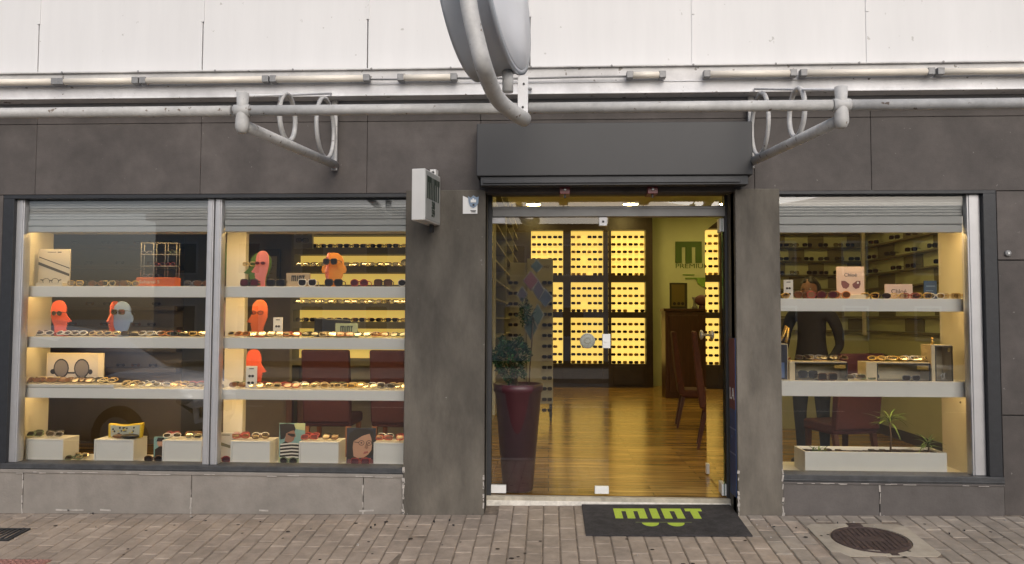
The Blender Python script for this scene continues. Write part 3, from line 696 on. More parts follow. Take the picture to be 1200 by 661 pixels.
b = MB(); n = b.add([(-200, -16, ZR), (200, -16, ZR), (200, YK-0.16, ZR), (-200, YK-0.16, ZR)]); b.face([n, n+1, n+2, n+3]); tag(b.build('road', 'asphalt'), kind='structure')
b = MB(); b.box(-200, 200, -20.5, -16, ZR-0.1, ZR+0.12); tag(b.build('sidewalk', 'concrete_pale'), kind='structure')
b = MB()
for k in range(-20, 20): b.quad((k*4, -9.9, ZR+0.004), (k*4+2, -9.9, ZR+0.004), (k*4+2, -9.8, ZR+0.004), (k*4, -9.8, ZR+0.004))
tag(b.build('road_marking', 'road_paint'), kind='structure')
# dirt along the wall base and odd white crumbs
ml_, mr0_ = G(684, 610).x-.05, G(880, 625).x+.05
b = MB()
for k in range(60):
    xx = random.uniform(-4.5, 4.2); yy = -abs(random.gauss(0, 0.25))-0.02
    if DX0 < xx < DX1 and yy > -0.5: continue
    b.obox((xx, yy, ground(xx, yy)+0.002), [random.uniform(.004, .016) for _ in 'abc'], Matrix.Rotation(random.uniform(0, 3), 3, 'Z'), random.choice((0, 1, 1)))
for k in range(70):
    xx = random.uniform(-4.5, 4.2); yy = random.uniform(-1.6, -0.05); r_ = random.uniform(.006, .018)
    if ml_ < xx < mr0_ and yy > -.5: continue
    b.lathe([(r_, 0), (r_*.9, .0012), (r_*.3, .0016)], (xx, yy, ground(xx, yy)+.0025), n=9, m=2)
tag(b.build('grit', ['pale_mortar', 'ink_black', 'soil']), kind='stuff', label='crumbs of mortar, dirt and old gum spots scattered on the pavers', cat='grit')

# manhole --------------------------------------------------------
nx = Vector((-PB, -PC, 1)).normalized()
pm = Matrix.Translation((mh.x, mh.y, ground(mh.x, mh.y))) @ Vector((0, 0, 1)).rotation_difference(nx).to_matrix().to_4x4()
b = MB(); RM = 0.25; npt = 40; hw, hd = 0.35, 0.30
outer = []
for k in range(npt):
    a_ = 2*math.pi*k/npt; cx_, sx_ = math.cos(a_), math.sin(a_); s_ = min(hw/max(abs(cx_), 1e-6), hd/max(abs(sx_), 1e-6)); outer.append((cx_*s_, sx_*s_))
n = b.add([(x, y, 0.001) for x, y in outer] + [((RM+0.012)*math.cos(2*math.pi*k/npt), (RM+0.012)*math.sin(2*math.pi*k/npt), 0.003) for k in range(npt)] + [((RM+0.012)*math.cos(2*math.pi*k/npt), (RM+0.012)*math.sin(2*math.pi*k/npt), -0.03) for k in range(npt)] + [(x, y, -0.03) for x, y in outer])
for k in range(npt):
    l = (k+1) % npt
    b.face([n+k, n+l, n+npt+l, n+npt+k]); b.face([n+npt+k, n+npt+l, n+2*npt+l, n+2*npt+k]); b.face([n+3*npt+k, n+3*npt+l, n+l, n+k])
b.xf(pm); tag(b.build('manhole_surround', 'concrete_pale'), kind='structure')
b = MB(); b.lathe([(RM, -0.03), (RM, 0.0), (RM-0.008, 0.004), (RM-0.018, 0.004), (RM-0.02, 0.0), (0.01, 0.0)], n=48, sm=False)
s_ = 0.034
for ix in range(-8, 9):
    for iy in range(-14, 15):
        x_, y_ = ix*s_*1.05, iy*s_*0.6
        if ix % 2: y_ += s_*0.3
        if math.hypot(x_, y_) < RM-0.035 and not (abs(x_) < 0.09 and abs(y_) < 0.05):
            b.box(x_-0.013, x_+0.013, y_-0.006, y_+0.006, 0.0005, 0.005)
b.box(-0.09, 0.09, -0.045, 0.045, 0.0004, 0.003)
b.xf(pm); mc = b.build('manhole_cover', 'iron_rust', None, base=tuple(pm.translation)); tag(mc, 'round rusty iron manhole cover with waffle pattern in the paving at right', 'manhole cover')
b = MB(); b.box(-0.05, 0.05, RM-0.005, RM+0.06, -0.01, 0.0055); b.xf(pm); b.build('lifting_lug', 'iron_rust', mc)
b = MB(); b.box(0.02, 0.07, -RM-0.04, -RM+0.01, -0.01, 0.0055); b.xf(pm); b.build('lifting_lug', 'iron_rust', mc)
for (dx, dy, sx, sy) in ((-0.33, 0.17, .13, .06), (-0.2, 0.34, .15, .06)):
    pass
# drain at the left edge and red tactile strip
dg = G(-8, 627); b = MB()
pd = Matrix.Translation((dg.x, dg.y, ground(dg.x, dg.y)+0.004)) @ Vector((0, 0, 1)).rotation_difference(nx).to_matrix().to_4x4()
for q in ((-.2, .2, -.12, -.1), (-.2, .2, .1, .12), (-.2, -.18, -.0995, .0995), (.18, .2, -.0995, .0995)): b.box(q[0], q[1], q[2], q[3], -0.02, 0.006)
for k in range(9): b.box(-.16+k*.04-.008, -.16+k*.04+.008, -.0995, .0995, -.02, .004)
b.box(-.179, .179, -.0994, .0994, -.03, -.021)
b.xf(pd); tag(b.build('drain_grate', 'black_frame', None, base=tuple(pd.translation)), 'dark iron drain grate in the pavers at the left edge', 'drain')
b = MB(); t0 = G(62, 656)
for k in range(14):
    for l in range(3):
        xa = t0.x-0.125*(k+1); ya = t0.y-0.125*(l+1)
        b.box(xa+.002, xa+.123, ya+.002, ya+.123, ground(xa, ya)-.02, ground(xa+.06, ya+.06)+0.008)
        for u in range(3):
            for v in range(3): b.lathe([(.014, 0), (.008, .006)], (xa+.022+u*.04, ya+.022+v*.04, ground(xa+.06, ya+.06)+.0078), n=8)
tag(b.build('tactile_paving', 'tactile_red'), kind='structure')

# doormat --------------------------------------------------------
ml, mr_, mb_, mt_ = G(684, 610).x, None, G(775, 629).y, 0.185
mr_ = G(868, 610).x
b = MB(); th = 0.012
def gz(x, y, d=0): return (x, y, ground(x, y)+d)
def slab(mb, x0, x1, y0, y1, d0, d1, m=0):
    n = mb.add([gz(x, y, d) for d in (d0, d1) for x, y in ((x0, y0), (x1, y0), (x1, y1), (x0, y1))])
    for q in ((3, 2, 1, 0), (4, 5, 6, 7), (0, 1, 5, 4), (1, 2, 6, 5), (2, 3, 7, 6), (3, 0, 4, 7)): mb.face([n+i for i in q], m)
slab(b, ml, mr_, mb_, mt_, 0.001, th); dm = b.build('doormat', 'mat_rubber', None, base=((ml+mr_)/2, mb_, ground((ml+mr_)/2, mb_)), bevel=0.003)
tag(dm, 'black doormat lettered mint in lime green before the shop entrance', 'doormat')
def on_mat(mb):
    for v in mb.v: v.z = v.z*0 + ground(v.x, v.y) + th + (0.0016 if v.z > 0.5 else 0.0002)
c0, c1 = G(720, 604).x, G(824, 604).x; r0, r1 = G(770, 609.5).y, G(770, 598).y
b = MB(); mint_logo(b, (c0+c1)/2, (r0+r1)/2, c1-c0, r1-r0, 1.0, 0.0)
b.v = [Vector((v.x, v.z, v.y)) for v in b.v]; on_mat(b); b.build('lettering', 'mat_lime', dm)
b = MB(); ey = G(775, 615).y
for ex in (G(763, 617).x, G(793, 617).x):
    n = 16; ring = [(ex+0.062*math.cos(math.pi+math.pi*k/(n)), ey+0.004+0.075*math.sin(math.pi+math.pi*k/n)) for k in range(n+1)]
    m_ = b.add([(x, y, 1.0) for x, y in ring]); b.face(range(m_, m_+n+1))
on_mat(b); b.build('emblem', 'mat_lime', dm)
b = MB(); m_ = b.add([(G(745, 615).x, ey+.022, 1.0), (G(745, 615).x, ey+.006, 1), (G(811, 615).x, ey+.006, 1.0), (G(811, 615).x, ey+.022, 1)]); b.face([m_, m_+1, m_+2, m_+3]); on_mat(b); b.build('emblem_bar', 'mat_lime_dim', dm)
# ------------------------------------------------------------------ window display shelving
YS = 0.17
def Xs(px, Y=YS, py=400): return X(px, Y, py)
ul = thing('display_shelving', 'white shelving with cream side panel in the left bay of the left window', 'shelving', (X(130, YS), YS, Z(544, YS, 130)))
um = thing('display_shelving', 'white shelving with a cream post in the right bay of the left window', 'shelving', (X(360, YS), YS, Z(544, YS, 360)))
ur = thing('display_shelving', 'white shelving with two shelves and cream side panel in the right window', 'shelving', (X(1040, YS), YS, Z(557, YS, 1040)))
ZD = Z(544.5, YS, 240); ZDR = Z(557.5, YS, 1040)
S1T, S1B = Z(335.5, YS, 250), Z(348.5, YS, 250)
S2T, S2B = Z(395.5, YS, 250), Z(408.5, YS, 250)
S3T, S3B = Z(456, YS, 250), Z(468, YS, 250)
RS1T, RS1B = Z(350, YS, 1020), Z(365, YS, 1020)
RS2T, RS2B = Z(447, YS, 1020), Z(465, YS, 1020)
L0, L1 = X(26.5, YS, 400), X(244, YS, 400); M0, M1 = X(255.5, YS, 400), LX1-0.006
DEP = 0.36
for u, a, b_, names in ((ul, L0, L1, 3), (um, M0, M1, 3)):
    for t_, bt in ((S1T, S1B), (S2T, S2B), (S3T, S3B)):
        s = MB(); s.box(a, b_, YS, YS+.02, bt, t_); s.box(a, b_, YS+.0201, YS+DEP-.02, t_-.024, t_-.0002); sh = s.build('shelf', 'shelf_white', u, bevel=0.003)
        if True:
            s = MB(); s.box(a+0.05, b_-0.05, YS+0.03, YS+0.05, t_-.036, t_-.025); s.build('light_or_fill_strip', 'window_strip', sh)  # the strip under the lowest shelf is an added fill light for the deck
    s = MB(); s.box(a-0.02, b_, 0.14, YS+DEP+0.05, ZD-0.06, ZD); s.build('deck', 'shelf_white', u)
    s = MB(); s.box(a+0.05, b_-0.05, YS+0.03, YS+0.06, Z(269, 0.2, 250), Z(267.3, 0.2, 250)); s.build('light_or_fill_strip', 'window_strip', u)
s = MB(); s.box(L0-0.03, L0-0.001, 0.14, YS+DEP, ZD, zWT); s.build('side_panel', 'panel_cream', ul)
s = MB(); s.box(X(264, .46), X(286.5, .46), 0.46-0.0, 0.53, ZD, zWT); s.build('post', 'panel_cream', um, bevel=0.003)
q0, q1 = RX0+0.006, X(1141, YS, 450)
for t_, bt in ((RS1T, RS1B), (RS2T, RS2B)):
    s = MB(); s.box(q0, q1, YS, YS+.02, bt, t_); s.box(q0, q1, YS+.0201, YS+.46, t_-.024, t_-.0002); sh = s.build('shelf', 'shelf_white', ur, bevel=0.003)
    s = MB(); s.box(q0+.05, q1-0.05, YS+0.03, YS+0.05, t_-.036, t_-.025); s.build('light_or_fill_strip', 'window_strip', sh)  # the lower strip is an added fill light, not a shop lamp
s = MB(); s.box(q0, q1+.03, 0.14, YS+0.55, ZDR-0.06, ZDR); s.build('deck', 'shelf_white', ur)
s = MB(); s.box(q1+0.001, q1+0.03, 0.14, YS+0.5, ZDR, zRT); s.build('side_panel', 'panel_cream', ur)
s = MB(); s.box(q0+0.05, q1-0.05, YS+0.03, YS+0.06, Z(270.5, 0.2, 1040), Z(268.7, 0.2, 1040)); s.build('light_or_fill_strip', 'window_strip', ur)

# ------------------------------------------------------------------ eyewear
def outline(kind, w, h):
    n = 18; pts = []
    for k in range(n):
        a = 2*math.pi*k/n; c, s_ = math.cos(a), math.sin(a)
        if kind == 'round': e = 1.0
        elif kind == 'square': e = 0.55
        else: e = 0.72
        x = math.copysign(abs(c)**e, c)*w/2; z = math.copysign(abs(s_)**e, s_)*h/2
        if kind == 'drop': z -= 0.08*h*(x/(w/2))*0; x *= 1 - 0.14*(-s_ if s_ < 0 else 0); z += 0.10*h*abs(c)*(1 if s_ > 0 else 0)
        pts.append((x, z))
    return pts
def eyewear_parts(kind, w=0.142, lh=0.044, thick=0.0028, folded=False):
    """frame, left lens and right lens; lenses face -y, the bottom rim at z = 0"""
    fr, ls = MB(), []
    lw = w*0.43; zc = lh/2 + thick
    for sx in (-1, 1):
        o = outline(kind, lw, lh); cx = sx*w*0.265
        if sx < 0: o = [(-x, z) for x, z in o]
        ring = [(cx+x, 0.004*(abs(cx+x)/(w/2))**2, zc+z) for x, z in o]
        fr.tube(ring, thick, 5, closed=True)
        l = MB(); l.prism([(cx+x*0.97, zc+z*0.97) for x, z in o], -0.0008, 0.0012); ls.append(l)
    fr.tube([(-w*0.06, 0.0, zc+lh*0.15), (0, -0.002, zc+lh*0.24), (w*0.06, 0.0, zc+lh*0.15)], thick*0.9, 5)
    for sx in (-1, 1):
        xa = sx*w*0.485; za = zc+lh*0.25
        if folded: fr.tube([(xa, 0.004, za), (xa, 0.012, za), (xa*0.9, 0.017+0.004*sx, za-0.002), (-xa*0.75, 0.018+0.004*sx, za-0.012)], thick*0.8, 5)
        else: fr.tube([(xa, 0.003, za), (xa*1.0, 0.03, za), (xa*0.97, 0.095, za-0.004), (xa*0.94, 0.128, thick)], thick*0.8, 5)
    return fr, ls
EW = {}
def eyewear_proto(kind, fm, lm, big=False, folded=False, lying=False):
    key = (kind, fm, lm, big, folded, lying)
    if key in EW: return EW[key]
    fr, ls = eyewear_parts(kind, 0.15 if big else 0.138, 0.054 if big else 0.041, 0.0048 if big else 0.0044 if lying else 0.0034, folded)
    if lying:
        m4 = Matrix.Translation((0, 0, 0.012)) @ Matrix.Rotation(R(-42), 4, 'X')
        fr.xf(m4); [l.xf(m4) for l in ls]
    if big:
        EW[key] = ('parts', fr.mesh('sunglasses_frame', fm), [l.mesh('lens', lm) for l in ls])
    else:
        for l in ls:
            n = len(fr.v); fr.v += l.v; fr.f += [tuple(i+n for i in f) for f in l.f]; fr.m += [1]*len(l.f); fr.s += l.s
        EW[key] = ('one', fr.mesh('glasses', [fm, lm]), [])
    return EW[key]
NG = [0]
def put_eyewear(name, label, loc, rz, kind, fm, lm, big=False, folded=False, lying=False, group=None, rx=0, scale=1.0):
    k, me, lens = eyewear_proto(kind, fm, lm, big, folded, lying)
    o = bpy.data.objects.new(name, me); COL.objects.link(o); o.location = loc; o.rotation_euler = (rx, 0, rz); o.scale = (scale,)*3
    tag(o, label, 'sunglasses' if name == 'sunglasses' else 'glasses', group); NG[0] += 1
    for l in lens:
        c = bpy.data.objects.new('lens', l); COL.objects.link(c); c.parent = o
    return o
ORD = 'first second third fourth fifth sixth seventh eighth ninth tenth eleventh twelfth thirteenth fourteenth fifteenth sixteenth seventeenth eighteenth nineteenth twentieth'.split()
CN = {'frame_black': 'black', 'frame_brown': 'brown', 'frame_gold': 'gold', 'frame_red': 'red', 'frame_white': 'white', 'frame_green': 'green', 'frame_grey': 'grey', 'frame_orange': 'orange', 'frame_cream': 'cream'}
LENS = {'frame_black': 'lens_dark', 'frame_brown': 'lens_brown', 'frame_gold': 'lens_clear', 'frame_red': 'lens_rose', 'frame_white': 'lens_dark', 'frame_green': 'lens_dark', 'frame_grey': 'lens_dark', 'frame_orange': 'lens_brown', 'frame_cream': 'lens_clear'}
def row(px0, px1, n, Y, z, cols, where, group, lying=True, kinds=('round', 'square', 'drop'), jit=0.3, lens=None):
    for i in range(n):
        px = px0 + (px1-px0)*(i+0.5)/n
        fm = cols[i % len(cols)] if isinstance(cols, tuple) else random.choice(cols)
        lm = lens or (LENS[fm] if random.random() < 0.75 else 'lens_clear')
        y = Y + random.uniform(-.012, .012)
        put_eyewear('glasses', '%s-framed glasses on the %s, %s from the left' % (CN[fm], where, ORD[i]), (X(px, Y, 400)+random.uniform(-.008, .008), y, z+0.0005), random.uniform(-jit, jit), kinds[(i*7+int(px)) % len(kinds)], fm, lm, folded=True if not lying else True, lying=lying, group=group)
warm = ['frame_gold', 'frame_cream', 'frame_brown', 'frame_orange', 'frame_black', 'frame_cream', 'frame_white']
mixed = ['frame_black', 'frame_brown', 'frame_white', 'frame_gold', 'frame_grey', 'frame_cream', 'frame_red']
g_l = 'glasses laid out on the left window shelves'
# top shelf, left bay
row(80, 158, 6, YS+.05, S1T, ('frame_gold', 'frame_black', 'frame_brown', 'frame_cream', 'frame_brown', 'frame_gold'), 'top shelf left of the orange rack base', g_l, lying=False)
row(217, 241, 2, YS+.05, S1T, ('frame_grey', 'frame_brown'), 'top shelf right of the orange rack base', g_l, lying=False)
# middle shelf, left bay: two rows
row(42, 240, 10, YS+.055, S2T, warm, 'front row of the middle shelf, left bay', g_l)
row(36, 236, 9, YS+.16, S2T, mixed, 'back row of the middle shelf, left bay', g_l)
row(140, 240, 5, YS+.055, S3T, warm, 'lowest shelf right of the glass tray', g_l)
row(145, 240, 5, YS+.16, S3T, mixed, 'lowest shelf right of the tray, back row', g_l)
# right bay
row(270, 476, 10, YS+.055, S2T, ['frame_black', 'frame_brown', 'frame_orange', 'frame_cream', 'frame_green', 'frame_orange'], 'front row of the middle shelf, right bay', g_l)
row(262, 470, 9, YS+.16, S2T, mixed, 'back row of the middle shelf, right bay', g_l)
row(268, 372, 5, YS+.055, S3T, ['frame_red', 'frame_brown', 'frame_cream', 'frame_black'], 'lowest shelf under the red head', g_l)
row(378, 440, 4, YS+.055, S3T, ('frame_cream', 'frame_cream', 'frame_gold', 'frame_cream'), 'lowest shelf before the chairs', g_l)
row(444, 476, 2, YS+.055, S3T, ('frame_grey', 'frame_cream'), 'lowest shelf beside the pillar', g_l)
row(272, 476, 9, YS+.16, S3T, ['frame_cream', 'frame_red', 'frame_green', 'frame_white', 'frame_cream'], 'back row of the lowest shelf, right bay', g_l)
# big sunglasses standing on the top shelf, right bay
for px, kd, fm, lm, lab_ in ((292, 'square', 'frame_black', 'lens_rose', 'dark wine-tinted sunglasses in front of the pink head'), (323, 'square', 'frame_black', 'lens_dark', 'black sunglasses just right of the pink head'), (360, 'drop', 'frame_white', 'lens_dark', 'white and black sunglasses below the small mint sign'),
                         (391, 'drop', 'frame_black', 'lens_dark', 'black sunglasses in front of the amber head'), (421, 'round', 'frame_red', 'lens_rose', 'round wine-red sunglasses right of the amber head'), (449, 'square', 'frame_black', 'lens_brown', 'square dark sunglasses second from the pillar'), (477, 'round', 'frame_white', 'lens_dark', 'white-hinged sunglasses half hidden behind the pillar')):
    put_eyewear('sunglasses', lab_ + ' on the top shelf', (X(px, YS+.05, 330), YS+.05, S1T+.0005), random.uniform(-.08, .08), kd, fm, lm, big=True, group='sunglasses standing on the top shelf')

# glasses tray on the lowest shelf of the left bay
tr = MB(); tr.box(X(27, YS+.01, 452), X(134, YS+.01, 452), YS+.004, YS+.2, S3T+.0005, S3T+.028); tray = tr.build('display_tray', 'card_white', None, base=(X(80, YS), YS, S3T), bevel=0.003)
tag(tray, 'flat pale tray of glasses in front of the sunglasses photo card', 'tray')
tr = MB(); tr.box(X(28, YS, 452), X(133, YS, 452), YS+.0, YS+.0035, S3T+.0012, S3T+.005); tr.build('painted_shadow_strip', 'case_olive', tray)  # solid dark strip painted in as the shadow under the tray's front edge
row(33, 134, 7, YS+.06, S3T+.028, ['frame_brown', 'frame_black', 'frame_brown', 'frame_cream'], 'pale tray, front row', g_l)
row(36, 136, 6, YS+.14, S3T+.028, ['frame_brown', 'frame_cream', 'frame_black', 'frame_gold'], 'pale tray, back row', g_l)

# ------------------------------------------------------------------ display boxes on the decks
def case_box(x0, x1, y0, y1, z0, z1, label, group, name='display_box', front='panel_cream', rim='shelf_white'):
    b = MB(); t = 0.013
    b.box(x0, x1, y0+.004, y1, z1-t, z1); b.box(x0, x1, y0+.004, y1, z0, z0+t); b.box(x0, x0+t, y0+.004, y1, z0+t, z1-t); b.box(x1-t, x1, y0+.004, y1, z0+t, z1-t); b.box(x0+t, x1-t, y1-.01, y1-.001, z0+t, z1-t)
    o = b.build(name, rim, None, base=((x0+x1)/2, y0, z0), bevel=0.0025); tag(o, label, 'display box', group)
    p = MB(); p.box(x0+t+.001, x1-t-.001, y0+.014, y0+.02, z0+t+.001, z1-t-.001); p.build('front_panel', 'shelf_white', o)
    return o
zb1 = Z(516, YS+.02, 200)
bxl = [(29.5, 73.5, 'white display box in the left corner of the left window deck'), (109.5, 156, 'white display box under the yellow patterned pouch'), (189.5, 236, 'white display box just left of the window mullion'),
       (269.5, 316, 'white display box just right of the window mullion'), (350, 396.5, 'white display box between the two portrait posters'), (437.5, 482, 'white display box half hidden by the left pillar')]
for i, (a, b_, lb_) in enumerate(bxl):
    case_box(X(a, YS+.02, 530), X(b_, YS+.02, 530), YS+.02, YS+.24, ZD+.0005, zb1, lb_, 'white display boxes on the window deck')
    if i == 1: continue
    cols = [['frame_green', 'frame_grey', 'frame_green', 'frame_black'], 0, ['frame_white', 'frame_grey', 'frame_red', 'frame_brown'], ['frame_red', 'frame_brown', 'frame_red', 'frame_white'], ['frame_red', 'frame_brown', 'frame_red', 'frame_black'], ['frame_red', 'frame_red', 'frame_white', 'frame_red']][i]
    for r_, yy in ((0, .075), (1, .165)):
        row(a+3, b_+4, 2, YS+yy+.0, zb1, tuple(cols[2*r_:2*r_+2]), ('box in the left corner', '', 'box left of the mullion', 'box right of the mullion', 'box between the posters', 'box by the pillar')[i] + (', front row' if r_ == 0 else ', back row'), 'glasses lying on the deck boxes')
row(80, 100, 1, YS+.06, ZD, ('frame_green',), 'deck between the first two boxes', g_l); row(88, 108, 1, YS+.16, ZD, ('frame_cream',), 'deck behind the green pair', g_l)
put_eyewear('sunglasses', 'brown sunglasses leaning on the deck left of the mullion box', (X(179, YS+.03, 540), YS+.04, ZD+.0005), 0.1, 'round', 'frame_brown', 'lens_dark', big=True, group='sunglasses on the window decks')
put_eyewear('sunglasses', 'rose-pink sunglasses on the deck before the striped card', (X(259, YS+.05, 540), YS+.05, ZD+.0005), 0.1, 'round', 'frame_red', 'lens_rose', big=True, group='sunglasses on the window decks')
put_eyewear('sunglasses', 'olive sunglasses on the deck below the striped-shirt poster', (X(338, YS+.04, 540), YS+.04, ZD+.0005), -0.1, 'round', 'frame_green', 'lens_dark', big=True, group='sunglasses on the window decks')
put_eyewear('sunglasses', 'wine-red sunglasses on the deck below the woman poster', (X(422, YS+.04, 540), YS+.04, ZD+.0005), 0.1, 'square', 'frame_red', 'lens_rose', big=True, group='sunglasses on the window decks')

# yellow pouch and dark case
zp = zb1+.001; xa, xb = X(127, YS+.1, 510), X(166, YS+.1, 510); zpt = Z(496.5, YS+.1, 145)
b = MB(); b.prism([(xa+.01, zp), (xb-.01, zp), (xb-.003, (zp+zpt)/2), (xb+.003, zpt+.008), ((xa+xb)/2, zpt-.012), (xa-.006, zpt), (xa+.006, (zp+zpt)/2)], YS+.1, YS+.145)
pch = b.build('zip_pouch', 'pouch_yellow', None, base=((xa+xb)/2, YS+.1, zp), bevel=0.008); tag(pch, 'yellow-edged patterned pouch propped on a white display box', 'pouch')
b = MB(); b.prism([(xa+.025, zp+.012), (xb-.02, zp+.012), (xb-.014, zpt-.008), ((xa+xb)/2, zpt-.022), (xa+.02, zpt-.012)], YS+.092, YS+.0995); b.build('printed_front', 'pouch_print', pch)
b = MB()
random.seed(3)
for k in range(26):
    x_, z_ = random.uniform(xa+.035, xb-.03), random.uniform(zp+.02, zpt-.03); r_ = random.uniform(.004, .010)
    b.lathe([(r_, 0), (r_*.8, -.0008)], (x_, YS+.0915-.0002*k, z_), n=7, axis='Y', m=random.choice((0, 0, 1)))
b.build('print_pattern', ['ink_black', 'pouch_yellow'], pch)
b = MB(); b.box(xa-.012, xa+.0, YS+.12, YS+.135, zp, zpt-.02); b.build('strap', 'pouch_yellow', pch)
b = MB(); b.ellipsoid((X(152, YS+.06, 513), YS+.06, zp+.022), (.078, .035, .021)); tag(b.build('glasses_case', 'frame_black', None, base=(X(152, YS+.06, 513), YS+.06, zp)), 'smooth black glasses case in front of the yellow pouch', 'glasses case')
b = MB(); b.ellipsoid((X(138, YS+.075, 513), YS+.085, zp+.018), (.05, .03, .018)); tag(b.build('glasses_case', 'frame_brown', None, base=(X(138, YS+.075, 513), YS+.085, zp)), 'small brown glasses case left of the black case on the box', 'glasses case')
random.seed(11)

# ------------------------------------------------------------------ cards and posters
class Card:
    def __init__(s, name, label, cat, px0, px1, py0, py1, Y, zbase, mat, th=0.012, lean=0.0, group=None):
        pym = (py0+py1)/2
        s.x0, s.x1 = X(px0, Y, pym), X(px1, Y, pym); s.z0 = zbase+.001; s.z1 = Z(py0, Y, (px0+px1)/2); s.w, s.h = s.x1-s.x0, s.z1-s.z0; s.Y = Y
        b = MB(); b.box(s.x0, s.x1, Y, Y+th, s.z0, s.z1)
        s.o = b.build(name, mat, None, base=((s.x0+s.x1)/2, Y, s.z0), bevel=0.0015); tag(s.o, label, cat, group); s.d = 0
    def P(s, u, v): return (s.x0+u*s.w, s.z0+v*s.h)
    def poly(s, mb, pts, m=0, layer=1): mb.prism([s.P(*p) for p in pts], s.Y-0.0012*layer, s.Y-0.0012*layer+0.0009, m)
    def oval(s, mb, u, v, a, b, m=0, layer=1, n=18, a0=0, a1=360): s.poly(mb, [(u+a*math.cos(R(a0+(a1-a0)*k/n)), v+b*math.sin(R(a0+(a1-a0)*k/n))) for k in range(n + (0 if a1-a0 == 360 else 1))], m, layer)
    def done(s, mb, name, mats): mb.build(name, mats, s.o)
    def text(s, name, body, u, v, size, mat, width=None, layer=1): text_mesh(name, body, size, mat, s.o, (s.x0+u*s.w, s.Y-0.0012*layer, s.z0+v*s.h), width=width, depth=0.0004)
c = Card('glasses_card', 'cream card with slanting black stripes and glasses print on the top left shelf', 'display card', 45, 82, 292, 334, YS+.11, S1T, 'card_cream')
b = MB(); c.poly(b, [(0.02, .80), (.99, .50), (.99, .475), (.02, .775)]); c.poly(b, [(0.0, .66), (.99, .34), (.99, .27), (.0, .58)]); c.done(b, 'stripe', 'case_brown')
b = MB()
for u in (.27, .55): b.tube([(*c.P(u+.11*math.cos(2*math.pi*k/14), .14+.075*math.sin(2*math.pi*k/14)),) and (c.P(u+.11*math.cos(2*math.pi*k/14), 0)[0], c.Y-.003, c.P(0, .14+.075*math.sin(2*math.pi*k/14))[1]) for k in range(14)], .0022, 5, closed=True)
c.poly(b, [(.08, .19), (.17, .18), (.17, .15), (.08, .165)]); c.poly(b, [(.66, .18), (.74, .19), (.74, .165), (.66, .15)]); c.poly(b, [(.36, .17), (.46, .17), (.46, .145), (.36, .145)]); c.done(b, 'glasses_print', 'frame_black')
b = MB(); c.poly(b, [(.28, .925), (.55, .925), (.55, .91), (.28, .91)]); c.poly(b, [(.6, .93), (.72, .93), (.72, .905), (.6, .905)]); c.done(b, 'lettering', 'case_brown')
b = MB(); b.box(X(42.5, YS+.05, 332), X(74, YS+.05, 332), YS+.04, YS+.105, S1T+.001, S1T+.03); tag(b.build('card_base', 'card_cream', None, base=(X(58, YS+.05), YS+.05, S1T), bevel=.003), 'flat cream stand in front of the striped glasses card', 'display stand')
c = Card('photo_card', 'large pale card printed with dark round sunglasses on the lowest left shelf', 'display card', 54.5, 121.5, 413.5, 448, YS+.22, S3T, 'card_cream')
b = MB(); c.poly(b, [(0.02, .02), (.9, .02), (.9, .965), (.02, .965)], 0); c.done(b, 'printed_sheet', 'print_sheet')
b = MB()
for u in (.26, .62): c.oval(b, u, .52, .135, .30, 0, 2); c.oval(b, u, .52, .115, .255, 1, 3)
c.poly(b, [(.37, .36), (.5, .36), (.5, .41), (.37, .41)], 0, 2); c.oval(b, .12, .42, .05, .08, 0, 2); c.oval(b, .77, .42, .04, .08, 0, 2); c.done(b, 'sunglasses_print', ['print_navy', 'print_lens'])
# bay two: striped lean card by the mullion
c = Card('glasses_card', 'white card with dark slanting stripe standing just right of the mullion', 'display card', 250, 281, 507, 544, YS+.16, ZD, 'card_white')
b = MB(); c.poly(b, [(0.0, .75), (.98, .45), (.98, .36), (.0, .62)]); c.poly(b, [(0.3, .93), (.62, .93), (.62, .9), (.3, .9)]); c.done(b, 'stripe', 'case_olive')
# portrait of a boy
c = Card('portrait_poster', 'poster of a dark-haired boy in glasses and striped shirt', 'poster', 327, 357, 496, 543.5, YS+.13, ZD, 'print_teal')
b = MB(); c.poly(b, [(.6, 1.0), (1.0, 1.0), (1.0, .82), (.55, .86)], 2); c.poly(b, [(0, 0), (1, 0), (.85, .09), (.5, .12), (.2, .1), (0, .14)], 2, 5)
c.poly(b, [(.02, .98), (.35, 1.0), (.58, .97), (.64, .86), (.6, .78), (.5, .8), (.4, .74), (.28, .7), (.2, .6), (.05, .58)], 0, 2)
c.poly(b, [(.28, .74), (.45, .8), (.58, .82), (.63, .74), (.66, .67), (.6, .64), (.58, .57), (.48, .52), (.35, .5), (.22, .55)], 1, 3)
c.poly(b, [(.34, .745), (.62, .73), (.62, .66), (.5, .66), (.34, .71)], 0, 4)
c.poly(b, [(.05, .06), (.05, .46), (.25, .54), (.5, .46), (.78, .5), (.8, .3), (.82, .06)], 0, 3)
for k in range(5): z_ = .1+k*.085; c.poly(b, [(.06, z_), (.5, z_+.03), (.78, z_+.02), (.78, z_+.055), (.5, z_+.065), (.06, z_+.035)], 3, 4)
c.done(b, 'printed_portrait', ['print_hair', 'print_skin_dark', 'print_lime', 'card_white'])
